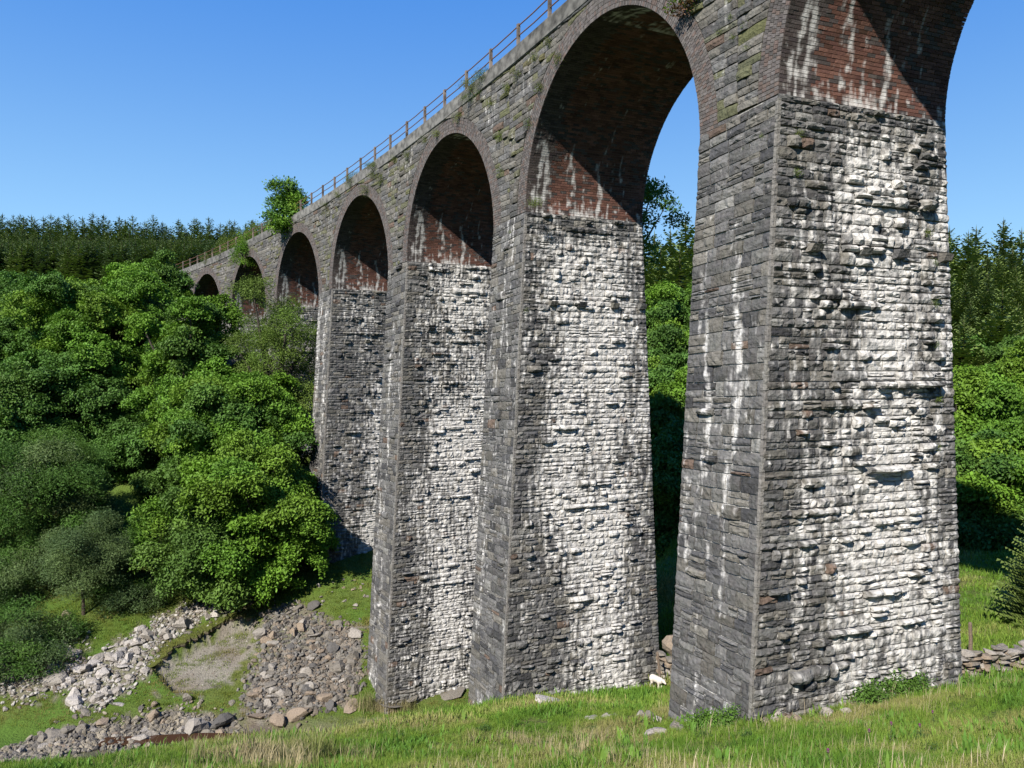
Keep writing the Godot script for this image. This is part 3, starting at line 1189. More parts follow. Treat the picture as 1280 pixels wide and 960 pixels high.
func spruce_mesh(seed_: int, dens: float, pairs: int, wide := 0.42) -> ArrayMesh:
	var r2 := RandomNumberGenerator.new()
	r2.seed = seed_
	var b := Buf.new()
	var tiers := int(30 * dens)
	for k in tiers:
		var t := (k + r2.randf() * 0.6) / tiers
		var y := 0.05 + 0.90 * t
		var reach := 0.168 * pow(1.0 - t, 0.7) * r2.randf_range(0.75, 1.15) + 0.013
		var nb := int(lerpf(12, 5, t) * dens) + 1
		for q in nb:
			var a := TAU * (q + r2.randf()) / nb
			var d := Vector3(cos(a), 0, sin(a))
			var s := Vector3(-d.z, 0, d.x)
			var L := reach * r2.randf_range(0.65, 1.2)
			var yy := y + r2.randf_range(-0.015, 0.015)
			var g := r2.randf_range(0.7, 1.3)
			var c := Color(g, g, g)
			var up := lerpf(-0.3, 0.5, t)
			for m in pairs:
				var f0 := (m + 0.25) / pairs
				var f1 := (m + 1.15) / pairs
				var q0 := d * L * f0 + Vector3(0, yy + L * (up * f0 - 0.22 * sin(PI * f0) + 0.12 * f0 * f0), 0)
				var q1 := d * L * f1 + Vector3(0, yy + L * (up * f1 - 0.22 * sin(PI * minf(f1, 1.0)) + 0.12 * f1 * f1), 0)
				var w := L * wide * (1.0 - f0 * 0.62) * r2.randf_range(0.75, 1.2)
				var hang := Vector3.DOWN * w * r2.randf_range(0.25, 0.6)
				var o := b.v.size()
				b.v.append_array([q0, q1, q0.lerp(q1, 0.75) + s * w + hang, q0.lerp(q1, 0.75) - s * w + hang])
				for z in 4: b.c.append(c)
				b.i.append_array([o, o + 1, o + 2, o, o + 3, o + 1])
	var e := b.v.size()
	for p in [Vector3(-0.005, 0.9, 0), Vector3(0.005, 0.9, 0), Vector3(0, 0.985, 0), Vector3(0, 0.9, -0.005), Vector3(0, 0.9, 0.005)]:
		b.v.append(p)
		b.c.append(Color(0.8, 0.8, 0.8))
	b.i.append_array([e, e + 2, e + 1, e + 3, e + 2, e + 4])
	return b.mesh()

var spruces := []
var trunk_mesh: ArrayMesh

func spruce(p: Vector3, h: float, fat: float, variant: int, tone: int, label: String, group: String) -> void:
	var t := thing("spruce_tree", label, "tree", p, rr(0, TAU), group)
	var a := part("trunk", trunk_mesh, M.bark, t)
	a.scale = Vector3(h, h, h)
	var c := part("crown", spruces[variant % spruces.size()], M.spruce[tone], t)
	c.scale = Vector3(h * fat, h, h * fat)

# a bush built straight on the ground or a ledge
func bush(called: String, p: Vector3, r: Vector3, cols: Array, label: String, cat: String, o := {}, group := "") -> Node3D:
	var t := thing(called, label, cat, p, 0.0, group)
	var lobes := crown_lobes(r, o.get("lobes", 9), o.get("share", 0.42))
	var sb := Buf.new()
	for k in o.get("stems", 5):
		var e: Vector3 = lobes[(k + 1) % lobes.size()][0] + Vector3.UP * r.y * o.get("lift", 0.8)
		sb.tube([Vector3(rr(-0.1, 0.1), -0.08, rr(-0.1, 0.1)) * r.x, e * 0.5 + Vector3(rr(-0.1, 0.1), 0.05, rr(-0.1, 0.1)) * r.x, e], [0.022 * r.y + 0.008, 0.015 * r.y + 0.005, 0.004], 5, Color(0.085, 0.068, 0.05))
	part("stem", sb.mesh(), M.bark, t)
	var mm := crown(lobes, o.get("dens", 5.0), o.get("per", 6), leafm[o.get("leaf", 1)], cols, o.get("scale", 0.6), o.get("tuft", 0.2))
	add_crown(mm, M.leaf, t, Vector3.UP * r.y * o.get("lift", 0.8))
	return t

# grass over an area, one object
func grass(called: String, n: int, pick: Callable, tuft: Mesh, cols: Array, lo: float, hi: float, label: String) -> void:
	var xf: Array[Transform3D] = []
	var cl := PackedColorArray()
	for k in n:
		var q: Vector2 = pick.call()
		if q.x > 900.0: continue
		var s := rr(lo, hi) * (1.0 + 0.75 * nz.get_noise_2d(q.x * 55.0, q.y * 55.0) + 0.3 * nz2.get_noise_2d(q.x * 8.0, q.y * 8.0))
		var y := ground(q.x, q.y)
		xf.append(Transform3D(Basis.from_euler(Vector3(rr(-0.15, 0.15), rr(0, TAU), rr(-0.15, 0.15))).scaled_local(Vector3(s, s * rr(0.7, 1.3), s)), W(q.x, y - 0.015, q.y)))
		var t := clampf(0.5 + nz2.get_noise_2d(q.x * 12.0, q.y * 12.0) * 1.3 + rr(-0.25, 0.25), 0.0, 0.999)
		var i := int(t * (cols.size() - 1))
		cl.append((cols[i] as Color).lerp(cols[i + 1], t * (cols.size() - 1) - i) * rr(0.8, 1.2))
	var mm := MultiMesh.new()
	mm.transform_format = MultiMesh.TRANSFORM_3D
	mm.use_colors = true
	mm.mesh = tuft
	mm.instance_count = xf.size()
	for k in xf.size():
		mm.set_instance_transform(k, xf[k])
		mm.set_instance_color(k, cl[k])
	var o := MultiMeshInstance3D.new()
	o.name = numbered(called)
	o.multimesh = mm
	o.material_override = M.grass
	add_child(o)
	o.set_meta("kind", "stuff")
	tag(o, label, "grass")

var pier_plans := []
func in_pier(x: float, f: float) -> bool:
	if pier_plans.is_empty():
		for i in range(1, 5):
			var g := PackedVector2Array()
			for k in 4:
				var c := pcorner(i, k, 13.0)
				g.append(Vector2(c.x, -c.z))
			pier_plans.append(g)
	for g in pier_plans:
		if Geometry2D.is_point_in_polygon(Vector2(x, f), g): return true
	return false

# ------------------------------------------------------------------ the lamb
func surface_net(lo: Vector3, hi: Vector3, cell: float, field: Callable) -> Buf:
	var n := Vector3i(((hi - lo) / cell).ceil()) + Vector3i.ONE
	var val := PackedFloat32Array()
	val.resize(n.x * n.y * n.z)
	for z in n.z:
		for y in n.y:
			for x in n.x:
				val[(z * n.y + y) * n.x + x] = field.call(lo + Vector3(x, y, z) * cell)
	var id := {}
	var b := Buf.new()
	for z in n.z - 1:
		for y in n.y - 1:
			for x in n.x - 1:
				var sum := Vector3.ZERO
				var cnt := 0
				for e in [[0, 0, 0, 1, 0, 0], [0, 1, 0, 1, 1, 0], [0, 0, 1, 1, 0, 1], [0, 1, 1, 1, 1, 1], [0, 0, 0, 0, 1, 0], [1, 0, 0, 1, 1, 0], [0, 0, 1, 0, 1, 1], [1, 0, 1, 1, 1, 1], [0, 0, 0, 0, 0, 1], [1, 0, 0, 1, 0, 1], [0, 1, 0, 0, 1, 1], [1, 1, 0, 1, 1, 1]]:
					var a := val[((z + e[2]) * n.y + y + e[1]) * n.x + x + e[0]]
					var c := val[((z + e[5]) * n.y + y + e[4]) * n.x + x + e[3]]
					if (a < 0) != (c < 0):
						var t := a / (a - c)
						sum += Vector3(x + lerpf(e[0], e[3], t), y + lerpf(e[1], e[4], t), z + lerpf(e[2], e[5], t))
						cnt += 1
				if cnt:
					id[Vector3i(x, y, z)] = b.v.size()
					b.v.append(lo + sum / cnt * cell)
	for key in id:
		var x: int = key.x
		var y: int = key.y
		var z: int = key.z
		var a := val[(z * n.y + y) * n.x + x]
		for ax in 3:
			var d := Vector3i.ZERO
			d[ax] = 1
			if x + d.x >= n.x or y + d.y >= n.y or z + d.z >= n.z: continue
			var c := val[((z + d.z) * n.y + y + d.y) * n.x + x + d.x]
			if (a < 0) == (c < 0): continue
			var e1 := Vector3i.ZERO
			var e2 := Vector3i.ZERO
			e1[(ax + 1) % 3] = 1
			e2[(ax + 2) % 3] = 1
			if id.has(key - e1) and id.has(key - e2) and id.has(key - e1 - e2):
				if a < 0: b.i.append_array([id[key], id[key - e1 - e2], id[key - e1], id[key], id[key - e2], id[key - e1 - e2]])
				else: b.i.append_array([id[key], id[key - e1], id[key - e1 - e2], id[key], id[key - e1 - e2], id[key - e2]])
	return b

func capsule(p: Vector3, a: Vector3, b: Vector3, ra: float, rb: float) -> float:
	var t := clampf((p - a).dot(b - a) / (b - a).length_squared(), 0.0, 1.0)
	return p.distance_to(a.lerp(b, t)) - lerpf(ra, rb, t)

func smin(a: float, b: float, k: float) -> float:
	var h := maxf(k - absf(a - b), 0.0) / k
	return minf(a, b) - h * h * k * 0.25

func lamb() -> void:
	# x forward; standing with its head lowered
	var bones := [[Vector3(-0.20, 0.36, 0), Vector3(0.18, 0.37, 0), 0.125, 0.115], [Vector3(0.17, 0.38, 0), Vector3(0.33, 0.40, 0), 0.085, 0.06], [Vector3(0.33, 0.41, 0), Vector3(0.44, 0.35, 0), 0.055, 0.03], [Vector3(-0.30, 0.36, 0), Vector3(-0.34, 0.24, 0), 0.022, 0.016]]
	for s in [-1.0, 1.0]:
		bones.append([Vector3(0.16, 0.32, 0.07 * s), Vector3(0.165, 0.16, 0.07 * s), 0.05, 0.026])
		bones.append([Vector3(0.165, 0.16, 0.07 * s), Vector3(0.155, 0.0, 0.07 * s), 0.024, 0.02])
		bones.append([Vector3(-0.2, 0.33, 0.07 * s), Vector3(-0.17, 0.22, 0.075 * s), 0.075, 0.04])
		bones.append([Vector3(-0.17, 0.22, 0.075 * s), Vector3(-0.235, 0.13, 0.075 * s), 0.036, 0.024])
		bones.append([Vector3(-0.235, 0.13, 0.075 * s), Vector3(-0.22, 0.0, 0.075 * s), 0.024, 0.02])
		bones.append([Vector3(0.335, 0.44, 0.04 * s), Vector3(0.32, 0.445, 0.11 * s), 0.018, 0.012])
	var field := func(p: Vector3) -> float:
		var d := 1e3
		for q in bones: d = smin(d, capsule(p, q[0], q[1], q[2], q[3]), 0.035)
		return d
	var b := surface_net(Vector3(-0.42, -0.04, -0.2), Vector3(0.5, 0.54, 0.2), 0.022, field)
	var st := SurfaceTool.new()
	st.create_from(b.mesh(), 0)
	st.generate_normals()
	var p := at_px(821, 846, 26.4)   # on the grass just in front of the wall
	p.y = ground(p.x, -p.z) + 0.06
	var t := thing("lamb", "small white lamb standing in grass beside the dry stone wall", "lamb", p, -1.0)
	t.scale = Vector3.ONE * 0.95
	part("body", st.commit(), M.wool, t)

# ------------------------------------------------------------------
func _ready() -> void:
	T0 = Time.get_ticks_msec()
	rng.seed = 20240611
	nz.seed = 5
	nz.frequency = 0.02
	nz.fractal_octaves = 3
	nz2.seed = 17
	nz2.frequency = 0.02
	# ---- camera, sky, sun, exposure
	var cam := Camera3D.new()
	cam.name = "camera"
	cam.fov = rad_to_deg(2.0 * atan(480.0 / FOCAL))
	cam.rotation = Vector3(-PITCH, 0, 0)
	cam.near = 0.1
	cam.far = 1200.0
	cam.current = true
	add_child(cam)
	var env := Environment.new()
	env.background_mode = Environment.BG_SKY
	var sky := Sky.new()
	var ps := ProceduralSkyMaterial.new()
	ps.sky_top_color = Color(0.10, 0.39, 0.72)
	ps.sky_horizon_color = Color(0.66, 0.84, 0.92)
	ps.sky_curve = 0.16
	ps.ground_bottom_color = Color(0.2, 0.22, 0.15)
	ps.ground_horizon_color = Color(0.5, 0.56, 0.5)
	ps.sun_angle_max = 10.0
	ps.sun_curve = 0.05
	ps.sky_energy_multiplier = 0.92
	sky.sky_material = ps
	env.sky = sky
	env.tonemap_mode = Environment.TONE_MAPPER_LINEAR
	env.tonemap_exposure = 1.88
	env.sdfgi_enabled = true
	env.ssao_enabled = true
	env.ssil_enabled = true
	var we := WorldEnvironment.new()
	we.name = "environment"
	we.environment = env
	add_child(we)
	var sun := DirectionalLight3D.new()
	sun.name = "sun"
	sun.light_energy = 1.6
	sun.light_color = Color(1.0, 0.97, 0.92)
	sun.light_angular_distance = 0.53
	sun.shadow_enabled = true
	add_child(sun)
	# towards the sun: out from the face, back along the viaduct, and up at 39 degrees
	var out2 := Vector2(-cos(HEAD), sin(HEAD))
	var al2 := Vector2(sin(HEAD), cos(HEAD))
	var s2 := out2 * 1.25 - al2 * 1.0
	sun.look_at_from_position(W(s2.x, 1.28, s2.y) * 50.0, Vector3.ZERO)

	# ---- materials
	var grain := noise_tex(512, 0.02, [g3(0.62), g3(0.86), g3(0.95), g3(1.0)], 5, 3)
	var relief := noise_tex(512, 0.018, [g3(0.0), g3(1.0)], 6, 9)
	var soilt := noise_tex(512, 0.03, [g3(0.45), g3(0.8), g3(1.0), g3(0.75)], 5, 21)
	M.stone = textured(g3(1.0), grain, 0.9, relief, 3.0)
	M.mortar_plain = textured(g3(1.0), grain, 0.9, relief, 1.5)
	var mort: StandardMaterial3D = M.mortar_plain
	M.lime_1_0 = limed(M.stone, lime_tex(7.0, 23.0, 44.0, [[0.4, 0.3, 0.16, -0.1, 0.3], [0.36, 0.17, 0.33, 0.0, 0.9], [0.58, 0.15, 0.32, 0.04, 0.66], [0.44, 0.05, 0.25, 0.0, 0.5], [0.52, 0.16, 0.22, 0.25, 0.62], [0.68, 0.05, 0.18, 0.0, 0.6], [0.3, 0.03, 0.25, 0.0, 0.2], [0.14, 0.025, 0.22, 0.12, 0.5]], 0.28, 41))
	M.lime_1_3 = limed(M.stone, lime_tex(7.0, 23.0, 44.0, [[0.13, 0.018, 0.42, 0.05, 0.5], [0.27, 0.022, 0.45, 0.03, 0.45], [0.23, 0.015, 0.3, 0.2, 0.6], [0.33, 0.012, 0.3, 0.1, 0.5]], 0.17, 42))
	M.lime_2_0 = limed(M.stone, lime_tex(7.0, 23.0, 40.0, [[0.4, 0.3, 0.2, -0.1, 0.4], [0.22, 0.10, 0.30, 0.0, 0.5], [0.38, 0.15, 0.36, 0.0, 0.6], [0.56, 0.12, 0.34, 0.0, 0.9], [0.45, 0.17, 0.34, 0.35, 0.95], [0.7, 0.06, 0.22, 0.2, 0.8]], 0.30, 43))
	M.lime_2_3 = limed(M.stone, lime_tex(7.0, 23.0, 32.0, [[0.2, 0.02, 0.36, 0.05, 0.6], [0.3, 0.03, 0.3, 0.3, 0.7], [0.12, 0.02, 0.3, 0.0, 0.4], [0.2, 0.15, 0.3, 0.66, 0.9]], 0.2, 44))
	M.lime_3_0 = limed(M.stone, lime_tex(7.0, 23.0, 36.0, [[0.4, 0.3, 0.2, -0.1, 0.4], [0.3, 0.12, 0.30, 0.0, 0.9], [0.5, 0.13, 0.34, 0.0, 1.0], [0.42, 0.16, 0.36, 0.28, 1.0], [0.7, 0.1, 0.34, 0.25, 1.0]], 0.30, 45))
	M.lime_3_3 = limed(M.stone, lime_tex(7.0, 23.0, 24.0, [[0.2, 0.02, 0.36, 0.05, 0.9], [0.3, 0.03, 0.35, 0.3, 1.0], [0.2, 0.15, 0.3, 0.8, 1.0]], 0.2, 46))
	M.lime_4_0 = limed(M.stone, lime_tex(7.0, 23.0, 24.0, [[0.4, 0.3, 0.18, -0.1, 1.0], [0.45, 0.1, 0.2, 0.2, 1.0], [0.6, 0.08, 0.28, 0.3, 1.0], [0.5, 0.2, 0.34, 0.55, 1.0]], 0.27, 47))
	M.lime_4_3 = limed(M.stone, lime_tex(7.0, 23.0, 20.0, [[0.12, 0.05, 0.36, 0.0, 0.5], [0.3, 0.05, 0.35, 0.0, 0.4]], 0.22, 48))
	M.lime_any_0 = M.lime_4_0
	M.lime_any_3 = M.lime_4_3
	M.lime_spandrel = limed(M.stone, lime_tex(7.0, 23.0, 22.0, [[0.5, 0.1, 0.14, 0.0, 1.0], [0.1, 0.08, 0.14, 0.0, 1.0]], 0.10, 49))
	M.mortar = limed(mort, lime_tex(7.0, 23.0, 20.0, [[0.5, 0.35, 0.26, 0.0, 1.0]], 0.36, 50))
	M.brick_mortar = textured(g3(1.0), grain, 0.9, relief, 1.0)
	var soffit_lime := lime_tex(6.0, 7.0, 44.0, [[0.1, 0.02, 0.34, 0.0, 0.6], [0.27, 0.014, 0.46, 0.0, 0.4], [0.45, 0.014, 0.44, 0.0, 0.5], [0.6, 0.014, 0.42, 0.0, 0.35], [0.35, 0.34, 0.34, -0.1, 0.09], [0.35, 0.3, 0.24, -0.1, 0.34], [0.07, 0.04, 0.34, 0.0, 0.4]], 0.08, 51)
	M.brick = limed(textured(g3(1.0), grain, 2.5, relief, 0.7), soffit_lime)
	M.brick_face = textured(g3(1.0), grain, 2.0, relief, 0.7)
	M.concrete = textured(g3(1.0), noise_tex(512, 0.012, [g3(0.4), g3(0.7), g3(0.95), g3(1.0)], 5, 31), 0.35, relief, 0.6)
	M.rust = mat(g3(1.0), 0.8, true)
	M.ground = textured(g3(1.0), soilt, 0.8, relief, 5.0)
	M.water = mat(lin(0.05, 0.026, 0.016), 0.1)
	M.bark = textured(g3(1.0), grain, 1.5, relief, 3.0)
	M.wool = textured(lin(0.72, 0.66, 0.58), grain, 6.0, relief, 1.5, false)
	M.rock_pale = textured(lin(0.30, 0.275, 0.245), grain, 1.3, relief, 3.0, false)
	M.rock_white = textured(lin(0.40, 0.372, 0.345), grain, 1.3, relief, 3.0, false)
	M.rock_grey = textured(lin(0.185, 0.168, 0.145), grain, 1.3, relief, 3.0, false)
	M.rock_dark = textured(lin(0.11, 0.105, 0.10), grain, 1.3, relief, 3.0, false)
	M.rock_tan = textured(lin(0.25, 0.2, 0.152), grain, 1.3, relief, 3.0, false)
	M.rubble = textured(g3(1.0), grain, 1.5, relief, 3.0, true)
	M.wood = textured(lin(0.17, 0.13, 0.10), grain, 2.0, relief, 1.0, false)
	M.leaf = mat(g3(1.0), 0.55, true)
	M.leaf.backlight_enabled = true
	M.leaf.backlight = lin(0.45, 0.5, 0.2)
	M.grass = mat(g3(1.0), 0.6, true)
	M.grass.backlight_enabled = true
	M.grass.backlight = lin(0.4, 0.45, 0.2)
	M.spruce = []
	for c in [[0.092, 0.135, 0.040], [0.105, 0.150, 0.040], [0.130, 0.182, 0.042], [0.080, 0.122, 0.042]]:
		var sm := mat(lin(c[0], c[1], c[2]), 0.7, true)
		sm.backlight_enabled = true
		sm.backlight = lin(0.25, 0.3, 0.12)
		M.spruce.append(sm)
	stage("materials")

	# ---- ground
	scarp = PackedVector2Array()
	var sc := poly([[190, 835], [215, 812], [240, 797], [262, 787], [285, 774], [305, 768], [320, 776], [318, 800], [303, 830], [285, 850], [250, 868], [212, 866]])
	scarp = sc
	P_clay = sc
	P_scree = [poly([[72, 852], [110, 828], [135, 812], [176, 788], [204, 796], [192, 830], [166, 862], [122, 888], [92, 882]]), poly([[170, 792], [205, 772], [250, 752], [300, 737], [335, 722], [352, 728], [320, 752], [262, 772], [205, 802]]), poly([[-30, 842], [40, 812], [102, 798], [96, 850], [40, 878], [-30, 872]])]
	P_rock = poly([[322, 776], [348, 758], [384, 758], [402, 774], [446, 786], [456, 820], [446, 862], [412, 892], [342, 900], [302, 880], [312, 840], [332, 812]])
	P_stones = poly([[-20, 946], [60, 920], [130, 906], [200, 892], [236, 892], [292, 902], [302, 926], [200, 932], [100, 940], [40, 954]])
	build_ground()
	stage("ground")
	build_viaduct()
	build_railing()
	stage("viaduct")

	# ---- rocks
	for k in 12: rocks.append(rock_mesh(100 + k, rr(0.6, 0.95)))
	for k in 6: slabs.append(rock_mesh(200 + k, rr(0.26, 0.4)))
	build_rocks()
	stage("rocks")
	build_plants()
	stage("plants")

func build_rocks() -> void:
	rock_heap("scree_rock", P_scree[0], 130, 0.11, 0.33, [M.rock_white, M.rock_pale, M.rock_pale, M.rock_white], "pale angular rock in the white scree fan below the trees", "pale rocks in the scree fan", 0.45)
	rock_heap("scree_rock", P_scree[1], 80, 0.1, 0.32, [M.rock_pale, M.rock_pale, M.rock_white, M.rock_grey], "pale rock in the stony strip above the turf lip", "pale rocks in the strip above the turf lip", 0.4)
	rock_heap("scree_rock", P_scree[2], 26, 0.12, 0.45, [M.rock_pale, M.rock_grey, M.rock_tan, M.rock_pale], "weathered rock among brown soil beside the dark shrubs", "rocks beside the dark shrubs", 0.5)
	rock_heap("bank_rock", P_rock, 230, 0.11, 0.34, [M.rock_grey, M.rock_grey, M.rock_dark, M.rock_pale, M.rock_grey, M.rock_tan], "angular grey rock fallen on the collapsed stream bank", "grey rocks fallen on the collapsed bank", 0.3)
	rock_heap("stream_rock", P_stones, 90, 0.12, 0.34, [M.rock_grey, M.rock_tan, M.rock_pale, M.rock_grey], "rounded stone in the cobble strip along the stream", "cobbles along the stream", 0.2)
	rubble("scree_rubble", P_scree, 2600, 0.04, 0.17, M.rubble, [Color(0.42, 0.4, 0.37), Color(0.3, 0.28, 0.25), Color(0.2, 0.17, 0.14)], "small broken pale stones between the scree rocks")
	rubble("clay_grit", [P_clay], 500, 0.02, 0.07, M.rubble, [Color(0.36, 0.34, 0.3), Color(0.22, 0.19, 0.16)], "small pale stones stuck in the bare clay scar")
	rubble("bank_rubble", [P_rock], 2400, 0.05, 0.2, M.rubble, [Color(0.19, 0.18, 0.165), Color(0.12, 0.11, 0.1), Color(0.21, 0.175, 0.14)], "small broken grey stones on the collapsed bank")
	rubble("stream_cobbles", [P_stones], 3000, 0.06, 0.2, M.rubble, [Color(0.2, 0.18, 0.15), Color(0.26, 0.23, 0.18), Color(0.13, 0.12, 0.11)], "small cobbles lining the stream margin")
	# the boulders one can name: pixel, half size in metres, material, slab?
	for q in [
		[372, 897, 0.62, M.rock_tan, false, "large pinkish tan boulder at the foot of the grey rockfall"],
		[243, 918, 0.85, M.rock_pale, false, "biggest grey boulder standing beside the reddish stream"],
		[276, 910, 0.7, M.rock_dark, false, "dark split boulder beside the biggest stream boulder"],
		[346, 905, 0.6, M.rock_tan, false, "brown mottled boulder next to the pinkish tan boulder"],
		[322, 897, 0.55, M.rock_tan, true, "long tan slab lying tilted among the stream boulders"],
		[386, 880, 0.5, M.rock_grey, false, "smooth grey upright stone behind the pinkish tan boulder"],
		[407, 874, 0.45, M.rock_tan, false, "rounded tan boulder on the rockfall near the pier foot"],
		[438, 886, 0.5, M.rock_tan, true, "flat yellowish slab at the rush clump by the pier"],
		[394, 797, 0.5, M.rock_pale, true, "pale grey slab on top of the grey rockfall"],
		[417, 815, 0.55, M.rock_dark, false, "dark upright block in the rockfall below orange moss"],
		[322, 797, 0.5, M.rock_pale, false, "pale block at the end of the turf lip"],
		[334, 804, 0.45, M.rock_tan, false, "leaning tan stone beside the clay scar"],
		[390, 760, 0.45, M.rock_dark, true, "dark flat rock alone on the grass above the rockfall"],
		[65, 850, 0.75, M.rock_pale, true, "large pale flat slab tilted beside the scree fan"],
		[8, 848, 0.8, M.rock_white, true, "long white slab at the edge of the dark shrubs"],
		[143, 826, 0.65, M.rock_pale, true, "broad pale slab at the head of the scree fan"],
		[186, 798, 0.6, M.rock_pale, false, "pale block at the upper corner of the scree fan"],
		[230, 785, 0.7, M.rock_pale, false, "cracked grey block in the strip above the turf lip"],
		[147, 882, 0.4, M.rock_white, true, "single pale slab lying on the turf under the scree fan"],
		[108, 892, 0.4, M.rock_grey, true, "thin grey slab at the bottom of the scree fan"],
		[190, 902, 0.45, M.rock_tan, false, "brown boulder at the upstream end of the cobbles"],
		[351, 728, 0.4, M.rock_white, false, "white rock at the top of the stony strip under the bush"],
		[86, 772, 0.5, M.rock_tan, false, "brown mossy boulder on the grass beside the dark shrubs"],
	]:
		var p := on_far(q[0], q[1])
		p.y = ground(p.x, -p.z)
		put_rock("boulder", p, q[2] * 0.85, q[3], q[5], "", q[4])
	# loose stones about the pier feet
	for q in [[740, 898, 0.16], [755, 897, 0.18], [768, 896, 0.15], [733, 899, 0.1]]:
		var p := on_ground(q[0], q[1])
		put_rock("loose_stone", p, q[2], M.rock_pale, "pale stone in a low line across the grass between the piers", "stones in the grass between the piers", true)
	for q in [[800, 897, 0.25], [812, 899, 0.28], [822, 903, 0.2], [806, 905, 0.2], [845, 912, 0.25], [852, 915, 0.2], [815, 920, 0.25], [826, 918, 0.22]]:
		var p := on_ground(q[0], q[1])
		put_rock("loose_stone", p, q[2] * 0.75, M.rock_grey if rng.randf() < 0.5 else M.rock_pale, "grey stone in the small heap at the big pier's corner", "stones heaped at the big pier's corner")
	for k in 26:
		var u := rr(632, 760)
		var p := on_ground(u, lerpf(873, 860, (u - 632) / 128.0) + rr(-2, 9))
		put_rock("loose_stone", p, rr(0.08, 0.24), [M.rock_tan, M.rock_grey, M.rock_pale][k % 3], "brown stone in the debris at the second pier's foot", "debris at the second pier's foot", rng.randf() < 0.5)
	for k in 30:
		var u := rr(950, 1085)
		var p := on_ground(u, lerpf(902, 880, (u - 950) / 135.0) + rr(-3, 8))
		put_rock("loose_stone", p, rr(0.07, 0.22), [M.rock_tan, M.rock_grey, M.rock_pale][k % 3], "broken stone along the big pier's limestained foot", "stones along the big pier's foot", rng.randf() < 0.5)
	for k in 24:
		var p := on_far(rr(395, 462), rr(725, 775))
		put_rock("loose_stone", p, rr(0.07, 0.2), [M.rock_tan, M.rock_grey, M.rock_pale][k % 3], "scattered stone on the grass slope above the rockfall", "stones scattered above the rockfall", rng.randf() < 0.5)
	var ledge := on_ground(692, 882)
	put_rock("white_slab", ledge, 0.5, M.rock_white, "long white flat slab in grass by the second pier", "", true)
	for q in [[520, 872], [560, 868], [490, 880]]:
		var p := on_far(q[0], q[1])
		put_rock("bedrock_ledge", p - Vector3.UP * 0.12, 0.8, M.rock_grey, "flat bedrock ledge under the third pier", "bedrock ledges under the third pier", true)
	# dry stone walls
	dry_wall(Vector2(10.6, 18.6), Vector2(19.0, 21.4), 0.7, 7, "tumbled dry stone wall running from the big pier's rear corner", 42)
	var a := pcorner(2, 1, 14.5)
	var c := pcorner(1, 2, 12.5)
	dry_wall(Vector2(a.x, -a.z), Vector2(c.x, -c.z), 0.95, 6, "short dry stone wall between the two nearer piers", 28)
	var bp_ := at_px(848, 812, 19.6)
	put_rock("capstone", bp_ - Vector3.UP * 0.1, 0.42, M.rock_tan, "big brown capstone jutting from the big pier's edge", "", false)
	# fence posts
	for q in [[1213, 824, 1.0, 0.05, 0.03, "weathered wooden fence post standing at the big pier's rear corner"], [1185, 843, 0.75, 0.025, -0.22, "thin leaning stake in nettles at the big pier's foot"], [819, 832, 1.25, 0.045, 0.1, "leaning wooden post against the second pier beside the lamb"]]:
		var p := on_ground(q[0], q[1]) if q[0] > 900 else at_px(q[0] + 7, q[1], 27.0)
		p.y = ground(p.x, -p.z)
		var pb := Buf.new()
		var d: Vector3 = Vector3(-q[4], 1.0, 0.02) * q[2]
		pb.tube([Vector3(0, -0.25, 0), d * 0.5 + Vector3(0.01, 0, 0), d * 0.96, d], [q[3] * 1.1, q[3], q[3] * 0.95, q[3] * 0.6], 7, Color.WHITE)
		var o := top("fence_post", pb.mesh(), M.wood, q[5], "post")
		o.position = p
	lamb()

func dry_wall(a: Vector2, b: Vector2, h: float, rows: int, label: String, per_row: int) -> void:
	var mid := (a + b) * 0.5
	var base := W(mid.x, ground(mid.x, mid.y), mid.y)
	var t := thing("dry_stone_wall", label, "wall", base)
	var dir := W((b - a).normalized().x, 0, (b - a).normalized().y)
	var turn := Basis(dir, Vector3.UP, dir.cross(Vector3.UP).normalized())
	for r in rows:
		for k in per_row:
			var q := a.lerp(b, (k + rr(0.2, 0.8)) / per_row)
			if r == rows - 1 and rng.randf() < 0.45: continue
			var y := ground(q.x, q.y) + h * (r + 0.3) / rows
			var o := MeshInstance3D.new()
			o.name = "stone"
			o.mesh = slabs[rng.randi() % slabs.size()]
			o.material_override = [M.rock_pale, M.rock_grey, M.rock_tan, M.rock_pale][rng.randi() % 4]
			t.add_child(o, true)
			var L := a.distance_to(b) / per_row
			var bs := turn * Basis.from_euler(Vector3(rr(-0.25, 0.25), rr(-0.4, 0.4), rr(-0.12, 0.3))) * Basis.from_scale(Vector3(L * rr(0.7, 1.15), h / rows * rr(1.5, 2.4), rr(0.2, 0.3)))
			o.transform = Transform3D(bs, W(q.x + rr(-0.05, 0.05), y, q.y + rr(-0.08, 0.08)) - base)

